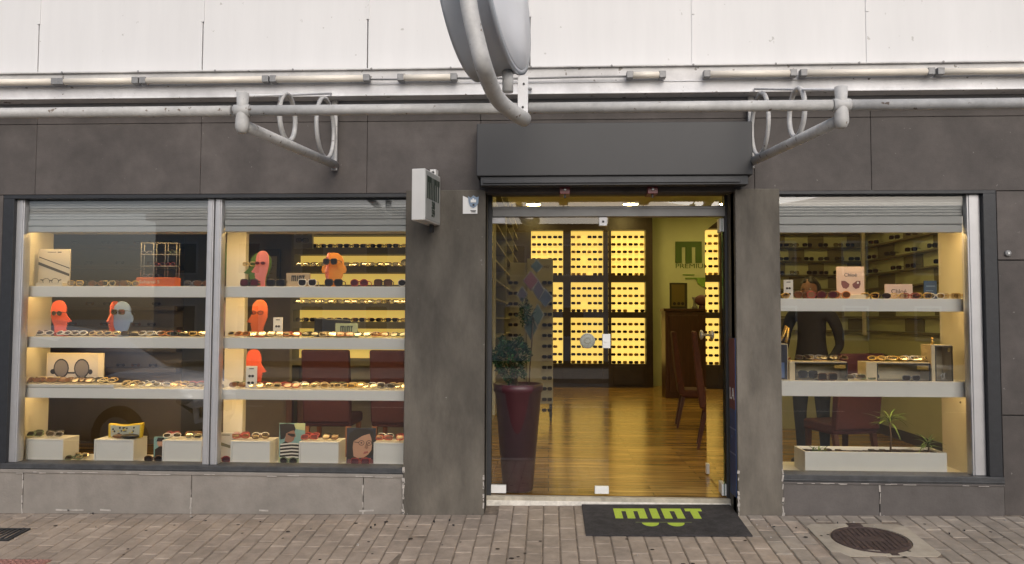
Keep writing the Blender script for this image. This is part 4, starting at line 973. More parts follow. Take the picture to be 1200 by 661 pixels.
# portrait of a woman
c = Card('portrait_poster', 'poster of a dark-haired woman in thin red glasses', 'poster', 406, 440, 501.5, 543.5, YS+.13, ZD, 'print_navy')
b = MB(); c.poly(b, [(.02, .55), (.1, .85), (.35, .99), (.7, .98), (.92, .9), (.99, .6), (.98, .3), (.85, .2), (.2, .1), (.03, .15)], 0, 1)
c.poly(b, [(.25, .2), (.22, .45), (.24, .62), (.4, .72), (.62, .8), (.8, .84), (.86, .7), (.88, .52), (.86, .38), (.76, .26), (.6, .17), (.4, .15)], 1, 2)
c.poly(b, [(.24, .62), (.55, .78), (.8, .85), (.7, .9), (.4, .88), (.2, .75)], 0, 3)
c.poly(b, [(.58, .26), (.76, .3), (.74, .35), (.62, .33)], 2, 3); c.poly(b, [(.62, .44), (.7, .4), (.76, .44), (.74, .56), (.7, .62)], 3, 3)
for u in (.52, .78):
    for k in range(12):
        a0, a1 = 2*math.pi*k/12, 2*math.pi*(k+1)/12
        c.poly(b, [(u+.1*math.cos(a0), .58+.075*math.sin(a0)), (u+.1*math.cos(a1), .58+.075*math.sin(a1)), (u+.085*math.cos(a1), .58+.06*math.sin(a1)), (u+.085*math.cos(a0), .58+.06*math.sin(a0))], 4, 4)
    c.oval(b, u, .58, .035, .018, 0, 4)
c.poly(b, [(.2, .62), (.44, .6), (.44, .58), (.2, .6)], 4, 4)
c.poly(b, [(.02, 0), (.98, 0), (.92, .12), (.7, .16), (.3, .1), (.05, .12)], 5, 4)
c.done(b, 'printed_portrait', ['print_hair', 'print_skin', 'print_lip', 'print_skin_dark', 'ink_black', 'print_maroon'])
# crumpled print beside the third box
c = Card('photo_card', 'small dark photo card peeking out left of the mullion box', 'display card', 180, 196, 512, 541, YS+.18, ZD, 'print_teal')
b = MB(); c.poly(b, [(.1, .0), (.9, .0), (.9, .5), (.5, .62), (.1, .45)], 0, 1); c.oval(b, .5, .72, .25, .16, 1, 1); c.poly(b, [(.2, .8), (.8, .8), (.75, .97), (.3, .97)], 0, 2); c.done(b, 'printed_portrait', ['print_hair', 'print_skin'])
# small mint cards
def mint_card(label, px0, px1, py0, py1, Y, zb, mat, ink, frac=.78):
    c = Card('mint_sign', label, 'sign', px0, px1, py0, py1, Y, zb, mat, th=0.02)
    b = MB(); mint_logo(b, (c.x0+c.x1)/2, c.z0+c.h*.62, c.w*frac*.72, c.h*.42, c.Y-.0016, c.Y-.0004); c.done(b, 'lettering', ink); return c
mint_card('small tan sign lettered mint on the top shelf behind white sunglasses', 335.5, 363, 320, 335, YS+.12, S1T, 'card_tan', 'ink_black')
mint_card('pale green sign lettered mint on the middle shelf before a black tray', 393, 419, 379, 394, YS+.1, S2T, 'card_green', 'letter_dark_green')
b = MB(); b.prism([(X(368, YS+.26, 380), S2T+.001), (X(411, YS+.26, 380), S2T+.001), (X(411, YS+.26, 380), Z(375, YS+.26, 390)), (X(369, YS+.26, 380), Z(372.5, YS+.26, 390))], YS+.25, YS+.275)
tag(b.build('glasses_case', 'frame_black', None, base=(X(390, YS+.26), YS+.26, S2T), bevel=.006), 'large black case standing behind the pale green mint sign', 'glasses case')
def tall_card(label, px0, px1, py0, py1, Y, zb, name='price_card'):
    c = Card(name, label, 'display card', px0, px1, py0, py1, Y, zb, 'card_white', th=.01)
    b = MB(); c.poly(b, [(.3, .9), (.72, .9), (.72, .86), (.3, .86)]); c.oval(b, .35, .55, .13, .06); c.oval(b, .62, .55, .13, .06); c.oval(b, .28, .25, .14, .06); c.oval(b, .62, .25, .14, .06); c.done(b, 'print', 'print_hair'); return c
tall_card('small white card with glasses prints beside the orange head', 320, 331, 372, 394, YS+.12, S2T)
tall_card('small white card with glasses prints before the red head', 288, 301, 429, 453, YS+.08, S3T)
tall_card('small white card with glasses prints at the left end of right window shelf', 918.5, 929.5, 328, 350, YS+.08, RS1T)
c = Card('photo_card', 'blue and white photo card hidden behind the mullion, right bay', 'display card', 251, 265.5, 412, 452, YS+.3, S3T, 'print_navy')
b = MB(); c.poly(b, [(.0, .1), (1, .15), (1, .4), (.5, .55), (0, .45)], 0, 1); c.poly(b, [(.1, .12), (.9, .02), (.9, .12), (.1, .25)], 1, 2); c.done(b, 'print', ['acrylic_blue', 'card_white'])
# right window cards
c = Card('brand_card', 'pink-cream card with two rose sunglasses lenses, tallest on the right window shelf', 'display card', 980.5, 1013, 312.5, 349, YS+.14, RS1T, 'card_pink')
c.text('lettering', 'Chloé', .5, .74, .042, 'case_brown')
b = MB()
for u, f in ((.32, 1), (.70, -1)): c.poly(b, [(u-.15*f, .56), (u-.02*f, .56), (u+.14*f, .46), (u+.12*f, .38), (u+.02*f, .31), (u-.1*f, .34), (u-.16*f, .46)], 0, 1)
c.oval(b, .76, .5, .035, .035, 1, 2); c.done(b, 'lens_print', ['print_maroon', 'card_white'])
b = MB(); b.prism([(c.x0+.03, RS1T+.0008), (c.x1+.015, RS1T+.0008), (c.x1+.005, RS1T+.035), (c.x0+.03, RS1T+.035)], c.Y-.07, c.Y-.003); tag(b.build('card_base', 'card_cream', None, base=((c.x0+c.x1)/2, c.Y-.04, RS1T), bevel=.003), 'cream plinth in front of the tall pink-cream card', 'display stand')
c = Card('brand_card', 'low cream card with script lettering in the right window', 'display card', 1037, 1069.5, 333, 349, YS+.12, RS1T, 'card_pink')
c.text('lettering', 'Chloé', .5, .5, .05, 'case_brown')
c = Card('info_card', 'small dark blue card at the back of the right window shelf', 'display card', 1083, 1098, 329, 346, YS+.36, RS1T, 'bag_blue')
b = MB(); c.poly(b, [(.15, .75), (.85, .75), (.85, .68), (.15, .68)]); c.poly(b, [(.15, .5), (.7, .5), (.7, .45), (.15, .45)]); c.done(b, 'print', 'acrylic_blue')
g_r = 'glasses laid out on the right window shelves'
row(912, 918, 1, YS+.06, RS1T, ('frame_gold',), 'right window shelf beside the small white card', g_r, lying=False)
for px, fm, lm, lab_ in ((941, 'frame_brown', 'lens_brown', 'brown sunglasses at the left of the right window shelf'), (956, 'frame_red', 'lens_brown', 'red-brown sunglasses below the dark hair, right window shelf'), (969, 'frame_brown', 'lens_rose', 'rose-brown sunglasses left of the tall pink-cream card'), (985, 'frame_orange', 'lens_brown', 'orange-brown sunglasses before the tall pink-cream card')):
    put_eyewear('sunglasses', lab_, (X(px, YS+.05+.02*(px % 3), 345), YS+.04+.02*(px % 3), RS1T+.0005), random.uniform(-.7, .7), 'round', fm, lm, big=True, group='sunglasses on the right window shelf')
row(1016, 1040, 2, YS+.06, RS1T, ('frame_gold', 'frame_black'), 'shelf between the two cream cards', g_r, lying=False)
row(1046, 1136, 6, YS+.05, RS1T, ('frame_gold', 'frame_red', 'frame_gold', 'frame_white', 'frame_cream', 'frame_cream'), 'right window shelf, right of the tall card', g_r, lying=False, lens='lens_clear')
# dark glass fronted boxes
def glass_cube(px0, px1, py0, Y, label, wood_left):
    x0, x1 = X(px0, Y, 435), X(px1, Y, 435); zt = Z(py0, Y, (px0+px1)/2); z0 = RS2T+.0006
    b = MB(); b.box(x0-wood_left, x0-.0005, Y+.002, Y+.17, z0, zt+.01, 0); b.box(x0, x1, Y+.012, Y+.17, zt-.004, zt+.008, 0); b.box(x0, x1, Y+.155, Y+.17, z0, zt-.0045, 0); b.box(x0, x1, Y+.012, Y+.154, z0, z0+.006, 0); b.box(x1-.006, x1, Y+.012, Y+.154, z0+.0065, zt-.0045)
    o = b.build('display_box', 'cube_wood', None, base=((x0+x1)/2, Y, z0), bevel=.002); tag(o, label, 'display box', 'black fronted wooden boxes in the right window')
    t = .006; f = MB(); f.box(x0, x1, Y, Y+.011, zt-t, zt); f.box(x0, x1, Y, Y+.011, z0, z0+t); f.box(x0, x0+t, Y, Y+.011, z0+t, zt-t); f.box(x1-t, x1, Y, Y+.011, z0+t, zt-t); f.build('black_frame', 'black_frame', o)
    g = MB(); glass_box(g, x0+t, x1-t, Y+.003, Y+.007, z0+t, zt-t); g.build('glass_front', ['pane_glass', 'pane_glass_back', 'pane_glass_back'], o)
    l = MB(); lx = x1-(x1-x0)*.24; l.box(lx, x1-.012, Y+.012, Y+.02, zt-.045, zt-.018); l.build('brand_plate', 'frame_gold', o)
    return x0, x1, z0, zt
a = glass_cube(932, 993.5, 425, YS+.06, 'wide black-framed box with sunglasses inside, left of the right window', .045)
for px, fm in ((942, 'frame_black'), (957, 'frame_black')): pass
put_eyewear('sunglasses', 'black sunglasses inside the left black-framed box', (X(947, YS+.12, 438), YS+.12, a[2]+.012), 0, 'square', 'frame_black', 'lens_dark', big=True, group='sunglasses in the black-framed boxes')
put_eyewear('sunglasses', 'dark sunglasses standing before the left black-framed box', (X(970, YS+.03, 440), YS+.03, RS2T+.0005), 0, 'square', 'frame_brown', 'lens_dark', big=True, group='sunglasses on the right window shelf')
row(934, 992, 4, YS+.13, a[3]+.008, ('frame_black', 'frame_grey', 'frame_black', 'frame_brown'), 'top of the left black-framed box', g_r)
a = glass_cube(1028, 1090.5, 426, YS+.06, 'wide black-framed box in the middle of the lower right shelf', .085)
row(1020, 1088, 5, YS+.13, a[3]+.008, ('frame_gold', 'frame_cream', 'frame_gold', 'frame_white', 'frame_cream'), 'top of the middle black-framed box', g_r)
put_eyewear('sunglasses', 'small grey sunglasses before the middle black-framed box', (X(1068, YS+.03, 442), YS+.03, RS2T+.0005), 0, 'drop', 'frame_grey', 'lens_dark', big=False, folded=True, group='sunglasses on the right window shelf')
row(996, 1024, 2, YS+.05, RS2T, ('frame_grey', 'frame_green'), 'lower shelf between the black-framed boxes', g_r); row(999, 1029, 2, YS+.14, RS2T, ('frame_white', 'frame_grey'), 'lower shelf behind the grey pair', g_r)
a = glass_cube(1096.5, 1117, 405.5, YS+.06, 'tall black-framed box at the right end of the lower shelf', .03)
put_eyewear('glasses', 'pale glasses inside the tall black-framed box', (X(1106, YS+.13, 438), YS+.13, a[2]+.012), 0.9, 'round', 'frame_white', 'lens_clear', folded=True, group=g_r)
b = MB(); b.tube([(X(1092.5, YS+.1, 400), YS+.1, a[3]+.01), (X(1092.5, YS+.1, 400), YS+.1, a[3]+.05)], .008, 8); b.ellipsoid((X(1092.5, YS+.1, 400), YS+.1, a[3]+.055), (.012, .012, .012), n=8, k=6)
tag(b.build('display_peg', 'frame_gold', None, base=(X(1092.5, YS+.1), YS+.1, a[3])), 'little gilt peg standing on the tall black-framed box', 'peg')
# narrow stack at the left edge of the right window
xL = X(911.5, YS+.05, 420)
b = MB(); z0 = RS2T+.0006; zt = Z(403, YS+.05, 918)
b.box(xL-.1, X(923.5, YS+.05, 420), YS+.05, YS+.2, z0, zt); o = b.build('display_box', 'cube_wood', None, base=(xL, YS+.05, z0), bevel=.003); tag(o, 'tall narrow box with blue print behind the right pillar edge', 'display box')
b = MB(); b.box(xL-.09, X(922.5, YS+.05, 420), YS+.047, YS+.0495, z0+.006, zt-.006); b.box(xL+.0, X(919, YS+.05, 420), YS+.045, YS+.0465, z0+.02, z0+.14, 1); b.build('printed_front', ['print_navy', 'acrylic_blue'], o)
b = MB(); x_ = X(919, YS+.07, 395)
b.tube([(x_-.03, YS+.07, zt+.03), (x_-.01, YS+.07, zt+.06), (x_+.02, YS+.08, zt+.14), (x_+.035, YS+.08, zt+.125), (x_+.025, YS+.07, zt+.06), (x_+.01, YS+.06, zt+.014)], .012, 8)
tag(b.build('watch_strap', 'frame_gold', None, base=(x_, YS+.07, zt+.01)), 'gilt looped strap on the narrow box behind the right pillar', 'strap')
b = MB(); b.lathe([(.009, 0), (.007, -.012)], (X(1132, 0, 470), 0, 0), n=10, axis='Y'); b.xf(Matrix.Translation((q1-X(1132, 0, 470), YS+.2, Z(473, YS+.1, 1130))) @ Matrix.Identity(4)); b.build('wall_hook', 'wire_steel', ur)

# wire rack on the orange base -----------------------------------
xr0, xr1 = X(163, YS+.1, 330), X(200, YS+.1, 330); zt = Z(325.5, YS+.1, 185)
b = MB(); b.box(xr0, X(208, YS+.1, 330), YS+.05, YS+.16, S1T+.001, zt); rk = b.build('wire_rack', 'rack_orange', None, base=((xr0+xr1)/2, YS+.1, S1T), bevel=.006); tag(rk, 'square wire glasses rack on an orange lettered base', 'display rack')
b = MB(); wx_ = [X(p, YS+.1, 300) for p in (165.5, 180, 193.5, 207)]; wz = [Z(p, YS+.1, 185) for p in (285, 298.5, 312)]
for xx in wx_: b.tube([(xx, YS+.1, zt-.005), (xx, YS+.1, wz[0])], .0026, 6); b.tube([(xx, YS+.15, zt-.005), (xx, YS+.15, wz[0])], .0035, 6)
for zz in wz:
    b.tube([(wx_[0]-.008, YS+.1, zz), (wx_[-1]+.004, YS+.1, zz)], .0035, 6)
    for xx in wx_: b.tube([(xx, YS+.1, zz), (xx, YS+.15, zz)], .003, 6)
b.build('wire_grid', 'wire_steel', rk)
text_mesh('lettering', 'Salsanal S', .04, 'card_cream', rk, ((xr0+xr1)/2-.02, YS+.048, (S1T+zt)/2), width=.17, depth=.0006)
for px, zz, fm in ((172, wz[1], 'frame_grey'), (187, wz[2], 'frame_red'), (200, wz[2], 'frame_red'), (174, zt, 'frame_grey'), (200, wz[1], 'frame_green'), (187, zt, 'frame_black')):
    put_eyewear('glasses', '%s glasses hung in the wire rack, %s column, %s' % (CN[fm], 'left' if px < 177 else 'middle' if px < 193 else 'right', {wz[1]: 'upper tier', wz[2]: 'middle tier', zt: 'lowest tier'}[zz]), (X(px, YS+.12, 310), YS+.115, zz+.004), random.uniform(-.3, .3), 'round', fm, 'lens_dark', folded=True, group='glasses in the wire rack', scale=.62)

# ------------------------------------------------------------------ acrylic heads
PROF = [(.62, 1.0), (.48, .985), (.37, .94), (.28, .86), (.245, .76), (.25, .68), (.27, .635), (.20, .56), (.06, .455), (.0, .425), (.035, .395), (.20, .38), (.225, .36), (.17, .325), (.235, .295), (.20, .255), (.255, .235), (.24, .17), (.30, .115), (.45, .095), (.535, .11), (.55, .0), (.80, .0), (.79, .14), (.82, .27), (.90, .40), (.975, .54), (1.0, .70), (.97, .83), (.89, .93), (.77, .985)]
FRONT = [(.5, 1.0), (.33, .97), (.20, .89), (.12, .77), (.10, .62), (.04, .60), (.0, .49), (.05, .39), (.13, .40), (.17, .27), (.25, .16), (.32, .12), (.33, .0), (.67, .0), (.68, .12), (.75, .16), (.83, .27), (.87, .40), (.95, .39), (1.0, .49), (.96, .60), (.90, .62), (.88, .77), (.80, .89), (.67, .97)]
def head(label, px0, px1, py0, py1, Y, zb, mat, shape='profile', flip=False, cross=None, group='flat acrylic display heads'):
    pym = (py0+py1)/2; x0, x1 = X(px0, Y, pym), X(px1, Y, pym); z1 = Z(py0, Y, (px0+px1)/2); w_, h_ = x1-x0, z1-zb
    src = PROF if shape == 'profile' else FRONT
    pts = [((x1-u*w_) if flip else (x0+u*w_), zb+.001+v*h_) for u, v in src]
    b = MB(); b.prism(pts, Y, Y+.012)
    o = b.build('acrylic_bust', mat, None, base=((x0+x1)/2, Y, zb), bevel=.002); tag(o, label, 'display head', group)
    if cross:
        b = MB(); cx = x0+w_*(.62 if shape == 'profile' else cross[1]); pw = h_*.62
        pr = [(u, v) for u, v in (PROF if shape != 'profile' else FRONT)]
        b.prism([((u-.5)*pw, zb+.001+v*h_) for u, v in pr], -.006, .006)
        b.xf(Matrix.Translation((cx, Y+.006, 0)) @ Matrix.Rotation(R(90), 4, 'Z')); b.build('cross_plate', cross[0], o)
    b = MB(); b.lathe([(.045, 0), (.045, .006), (.02, .008)], ((x0+x1)/2+w_*.08, Y+.006, zb+.0005), n=18); b.build('foot', mat, o)
    return x0, x1, z1
a = head('flat pink head in profile facing left on the top shelf', 294.5, 315, 294, 331, YS+.10, S1T, 'acrylic_pink', cross=None)
put_eyewear('glasses', 'red glasses worn by the flat pink head', (X(305, YS+.075, 307), YS+.07, Z(310.5, YS+.08, 305)), .2, 'round', 'frame_red', 'lens_rose', folded=False, group='glasses worn by the display heads', scale=.6)
a = head('flat green head half hidden behind the pink head', 285.5, 318, 296, 331, YS+.22, S1T, 'acrylic_green')
put_eyewear('glasses', 'pale glasses worn by the flat green head', (X(292, YS+.19, 307), YS+.19, Z(312, YS+.19, 292)), .1, 'square', 'frame_cream', 'lens_clear', folded=False, group='glasses worn by the display heads', scale=.8)
a = head('flat amber head facing the street with a pink plate through it', 376.5, 406, 296, 331, YS+.11, S1T, 'acrylic_amber', 'front', cross=('acrylic_pink', .28))
put_eyewear('sunglasses', 'dark sunglasses worn by the amber head', (X(386.5, YS+.03, 307), YS+.035, Z(310.5, YS+.04, 386)), -.2, 'drop', 'frame_brown', 'lens_dark', big=True, folded=False, group='glasses worn by the display heads', scale=.85)
a = head('flat orange head in profile facing left on the middle shelf', 289, 313.5, 351.5, 395, YS+.12, S2T, 'acrylic_orange')
put_eyewear('glasses', 'thin black glasses worn by the orange head in the right bay', (X(301, YS+.09, 364), YS+.09, Z(369, YS+.09, 300)), .3, 'round', 'frame_black', 'lens_clear', folded=False, group='glasses worn by the display heads', scale=.75)
a = head('flat red head facing right on the lowest shelf, right bay', 288, 312, 409.5, 452, YS+.2, S3T, 'acrylic_red', flip=True)
a = head('flat red-orange head facing right on the middle shelf, left bay', 59, 83.5, 352, 395, YS+.18, S2T, 'acrylic_red', flip=True)
put_eyewear('glasses', 'black glasses worn by the red-orange head in the left bay', (X(66, YS+.14, 366), YS+.14, Z(370, YS+.14, 66)), -.3, 'round', 'frame_black', 'lens_dark', folded=False, group='glasses worn by the display heads', scale=.85)
a = head('flat blue head facing the street with a red plate, left bay', 129, 156, 353, 395, YS+.18, S2T, 'acrylic_blue', 'front', cross=('acrylic_red', .12))
put_eyewear('glasses', 'dark thin glasses worn by the blue head', (X(138, YS+.1, 365), YS+.1, Z(369, YS+.1, 138)), -.2, 'square', 'frame_black', 'lens_clear', folded=False, group='glasses worn by the display heads')
a = head('flat lilac head hidden behind the cream post in the right bay', 250, 268, 351, 395, YS+.31, S2T, 'acrylic_lilac', 'front')
a = head('flat dark green head at the left edge of the right bay', 250, 268, 278, 332, YS+.3, S1T, 'acrylic_green', 'front')
#--PART4--
# ------------------------------------------------------------------ planter in the right window
pY = YS+.05; pz0 = ZDR+.001; px0_, px1_ = X(943.5, pY, 545), X(1110, pY, 545); pz1 = Z(530, pY, 1030); pd_ = 0.27
pl = thing('planter', 'long white planter trough at the bottom of the right window', 'planter', ((px0_+px1_)/2, pY, pz0))
b = MB(); t = .014
b.box(px0_, px1_, pY, pY+t, pz0, pz1); b.box(px0_, px1_, pY+pd_-t, pY+pd_, pz0, pz1); b.box(px0_, px0_+t, pY+t, pY+pd_-t, pz0, pz1); b.box(px1_-t, px1_, pY+t, pY+pd_-t, pz0, pz1); b.box(px0_+t, px1_-t, pY+t, pY+pd_-t, pz0, pz0+.02)
b.build('trough', 'planter_white', pl, bevel=.003)
b = MB(); n = 24; zs_ = pz1-.025
for i in range(n):
    for k in range(4):
        xa = px0_+t+(px1_-px0_-2*t)*i/n; xb = px0_+t+(px1_-px0_-2*t)*(i+1)/n; ya = pY+t+(pd_-2*t)*k/4; yb = pY+t+(pd_-2*t)*(k+1)/4
        b.box(xa, xb, ya, yb, zs_-.03, zs_+random.uniform(-.008, .01))
b.build('earth', 'soil', pl)
def blade(mb, base, ang, length, width, rise, droop, m=0):
    pts = []; n = 6
    for k in range(n+1):
        s_ = k/n; r_ = length*s_*math.cos(rise*(1-s_*.3)); z_ = length*(math.sin(rise)*s_-droop*s_*s_)
        wd = width*math.sin(math.pi*min(1, .12+s_*.88))*.5
        c_ = Vector((math.cos(ang)*r_, math.sin(ang)*r_, z_))+Vector(base); sd = Vector((-math.sin(ang), math.cos(ang), 0))*wd
        pts.append((c_-sd, c_+Vector((0, 0, -wd*.3)), c_+sd))
    idx = [mb.add(p) for p in pts]
    for a, b_ in zip(idx, idx[1:]): mb.face([a, a+1, b_+1, b_], m, True); mb.face([a+1, a+2, b_+2, b_+1], m, True)
def palm(label, px, pyb, pyt, Y, n, ln):
    x = X(px, Y, 500); zt = Z(pyt, Y, px); tp = thing('palm_plant', label, 'plant', (x, Y, zs_), 0, 'small palms in the planter')
    b = MB(); b.tube([(x, Y, zs_-.01), (x+.005, Y, (zs_+zt)/2), (x-.004, Y, zt)], [.009, .007, .006], 8); b.build('stem', 'stem_brown', tp)
    b = MB()
    for k in range(n):
        a = 2*math.pi*k/n+random.uniform(-.3, .3)
        blade(b, (x-.004, Y, zt-random.uniform(0, .05)), a, ln*random.uniform(.75, 1.2), .013, random.uniform(.1, 1.2), random.uniform(.25, .7))
    b.build('fronds', 'leaf_green', tp)
palm('small palm with spreading fronds on a thin stem, the taller in the planter', 1043, 528, 490, pY+.13, 24, .2)
palm('short bushy palm at the right end of the white planter', 1087, 528, 519, pY+.10, 24, .15)
b = MB(); x_ = X(958, pY+.1, 525)
for k in range(14): blade(b, (x_+random.uniform(-.05, .05), pY+.12+random.uniform(-.03, .03), zs_), random.uniform(0, 6.28), .10, .012, random.uniform(.5, 1.3), .4)
tag(b.build('seedling', 'leaf_green', None, base=(x_, pY+.12, zs_)), 'low sparse seedling at the left end of the white planter', 'plant')

# ------------------------------------------------------------------ lit shelving behind the left window
uY = 2.2; uX0, uX1 = X(344, uY, 330), X(506, uY, 330)
un = thing('lit_shelving', 'olive wall shelving with glowing yellow backs seen through the left window', 'shelving', ((uX0+uX1)/2, uY, zFL))
zt_ = [Z(290+21.8*k, uY, 420) for k in range(7)]; bh = Z(0, uY, 420)-Z(7.6, uY, 420)
b = MB(); b.box(uX0, uX1, PY-.02, PY-.002, zt_[6]-.05, zt_[0]+.2); b.build('back_panel', 'glow_soft', un)
b = MB(); b.box(uX0-.03, uX0-.001, uY, PY-.002, zFL, zt_[0]+.2); b.box(uX1+.001, uX1+.03, uY, PY-.002, zFL, zt_[0]+.2); b.box(uX0, uX1, uY, PY-.021, Z(275, uY, 420), Z(262, uY, 420)); b.build('carcass', 'shelf_olive', un)
for k, z_ in enumerate(zt_):
    b = MB(); b.box(uX0, uX1, uY, PY-.021, z_-bh, z_); b.build('shelf', 'shelf_olive', un, bevel=.002)
for k, z_ in enumerate(zt_):
    if k in (2, 5, 6) and k != 6: continue
    nn = 13
    for i in range(nn):
        px = 349+(474-349)*(i+.5)/nn
        fm = random.choice(['frame_black', 'frame_brown', 'frame_black', 'frame_grey'])
        if k == 6: px = 308+(i+.5)*3.4; 
        if k == 6 and i > 10: continue
        if k == 6 and px < uX0: pass
        if k == 6:
            continue
        put_eyewear('glasses', '%s glasses on a glowing shelf, %s tier down, %s from left' % (CN[fm], ORD[k], ORD[i]), (X(px, uY+.05, 320), uY+.05, z_+.0006), random.uniform(-.15, .15), ('round', 'square', 'drop')[i % 3], fm, 'lens_dark' if i % 2 else 'lens_clear', folded=True, group='glasses on the glowing shelves', scale=.92)
put_eyewear('sunglasses', 'big dark sunglasses on the glowing shelf next to the pillar edge', (X(475, uY-.2, 308), uY+.02, zt_[1]+.001), 0, 'round', 'frame_black', 'lens_dark', big=True, group='glasses on the glowing shelves', scale=1.2)
# hanging frame card and framed menu on the grey partition
b = MB(); c0, c1, d0, d1 = X(344.5, uY-.05, 285), X(366, uY-.05, 285), Z(291, uY-.05, 355), Z(270, uY-.05, 355)
b.box(c0, c1, uY-.06, uY-.004, d0, d1); o = b.build('glasses_board', 'card_grey', None, base=((c0+c1)/2, uY, d0)); tag(o, 'grey board of dark glasses hung at the upper left of the glowing shelves', 'display board')
for zz in (d0+.06, d0+.14):
    put_eyewear('glasses', 'black glasses on the grey board, %s row' % ('lower' if zz < d0+.1 else 'upper'), ((c0+c1)/2, uY-.085, zz), 0, 'square', 'frame_black', 'lens_clear', folded=True, group='glasses on the grey board')
mY = PY-.05; c0, c1, d0, d1 = X(309, mY, 310), X(327.5, mY, 310), Z(345, mY, 318), Z(292, mY, 318)
b = MB(); b.box(c0, c1, mY, mY+.045, d0, d1); o = b.build('framed_notice', 'charcoal', None, base=((c0+c1)/2, mY, d0)); tag(o, 'tall dark-framed notice on the grey partition behind the pink head', 'notice')
b = MB(); b.box(c0+.02, c1-.03, mY-.004, mY-.0005, d0+.02, d1-.08)
b.build('sheet', 'card_grey', o); b = MB()
for k in range(9): zz = d0+.05+k*.045; b.box(c0+.03, c1-.05-random.uniform(0, .04), mY-.006, mY-.0045, zz, zz+.008)
b.build('printed_lines', 'case_olive', o)
# dark rail shelves with dim frames on the dark partition (left bay background)
ds_ = thing('wall_shelving', 'dark brown wall shelving with faint rows of glasses in the left bay', 'shelving', (-4.6, PY, zFL))
dx0, dx1 = X(40, PY-.1, 300), X(212, PY-.1, 300); dim = []
for k in range(7):
    z_ = Z(287+24*k, PY-.1, 130); b = MB(); b.box(dx0, dx1, PY-.16, PY-.002, z_-.045, z_); b.build('shelf', 'dark_wall', ds_, bevel=.003); dim.append(z_)
b = MB(); b.box(dx0, dx1, PY-.02, PY-.0025, zFL+.6, CEIL-.4); b.build('back_panel', 'dark_wall', ds_)
def dot_glasses(mb, cx, y, cz, w, h, axis='X', mf=0, ml=1):
    """tiny far pair: two lens plates, bar and rims"""
    n0 = len(mb.v)
    for sx in (-1, 1):
        mb.lathe([(h*.4, 0), (h*.4, .006)], (sx*w*.25, 0, 0), n=9, axis='Y', m=ml, sm=False)
    mb.box(-w*.25, w*.25, -.002, .008, h*.05, h*.3, mf)
    m4 = Matrix.Translation((cx, y, cz)) @ (Matrix.Identity(4) if axis == 'X' else Matrix.Rotation(R(-90), 4, 'Z'))
    mb.xf(m4, n0)
stuff = MB(); 
for z_ in dim:
    xx = dx0+.1
    while xx < dx1-.1:
        dot_glasses(stuff, xx, PY-.1, z_+.03, .13, .042, mf=0, ml=random.choice((1, 2))); xx += random.choice((.17, .2, .36))

# ------------------------------------------------------------------ glowing display cabinet on the back wall
kY = 9.98; kx = [X(p, kY, 350) for p in (611.5, 622, 660, 669, 707.5, 716.5, 757, 765)]; kx[0] = PX1+.004
kz = [Z(p, kY, 690) for p in (252.5, 269.5, 322.5, 330.5, 365.5, 372.5, 426.5)]
kb = thing('display_cabinet', 'tall dark brown wall cabinet with nine glowing yellow panels of sunglasses', 'cabinet', (kx[3], kY, zFL))
b = MB()
for a, c in ((0, 1), (2, 3), (4, 5), (6, 7)): b.box(kx[a], kx[c], kY, RY1-.003, zFL+.001, kz[0])
for a, c in ((1, 2), (3, 4), (5, 6)):
    b.box(kx[a], kx[c], kY+.004, RY1-.003, kz[1], kz[0]-.001); b.box(kx[a], kx[c], kY+.004, RY1-.003, kz[3], kz[2]); b.box(kx[a], kx[c], kY+.004, RY1-.003, kz[5], kz[4]); b.box(kx[a], kx[c], kY+.004, RY1-.003, zFL+.001, kz[6])
b.build('carcass', 'case_brown', kb)
for a, c in ((1, 2), (3, 4), (5, 6)):
    b = MB(); b.box(kx[a]+.03, kx[c]-.03, kY-.012, kY+.0035, zFL+.06, kz[6]-.04); b.build('cupboard_door', 'case_brown', kb, bevel=.006)
far = []
for a, c in ((1, 2), (3, 4), (5, 6)):
    for t_, u, n in ((1, 2, 6), (3, 4, 4), (5, 6, 6)):
        b = MB(); b.box(kx[a], kx[c], kY+.25, kY+.27, kz[u], kz[t_]); b.build('glow_panel', 'glow_panel', kb)
        for r_ in range(n):
            zz = kz[t_]+(kz[u]-kz[t_])*(r_+.62)/n
            m_ = 6
            for i in range(m_):
                far.append((kx[a]+(kx[c]-kx[a])*(i+.5)/m_, zz))
random.seed(21)
for x_, z_ in far:
    if random.random() < .04: continue
    v = random.random(); mf, ml = ((0, 1) if v < .45 else (3, 2) if v < .75 else (4, 4))
    dot_glasses(stuff, x_+random.uniform(-.006, .006), kY+.18, z_-.03, 0.064, .078, mf=mf, ml=ml)
so = stuff.build('glasses', ['frame_black', 'lens_dark', 'lens_brown', 'frame_brown', 'case_yellow']); tag(so, 'many tiny dark glasses on the glowing cabinet panels and the dim wall shelves', 'glasses', kind='stuff')

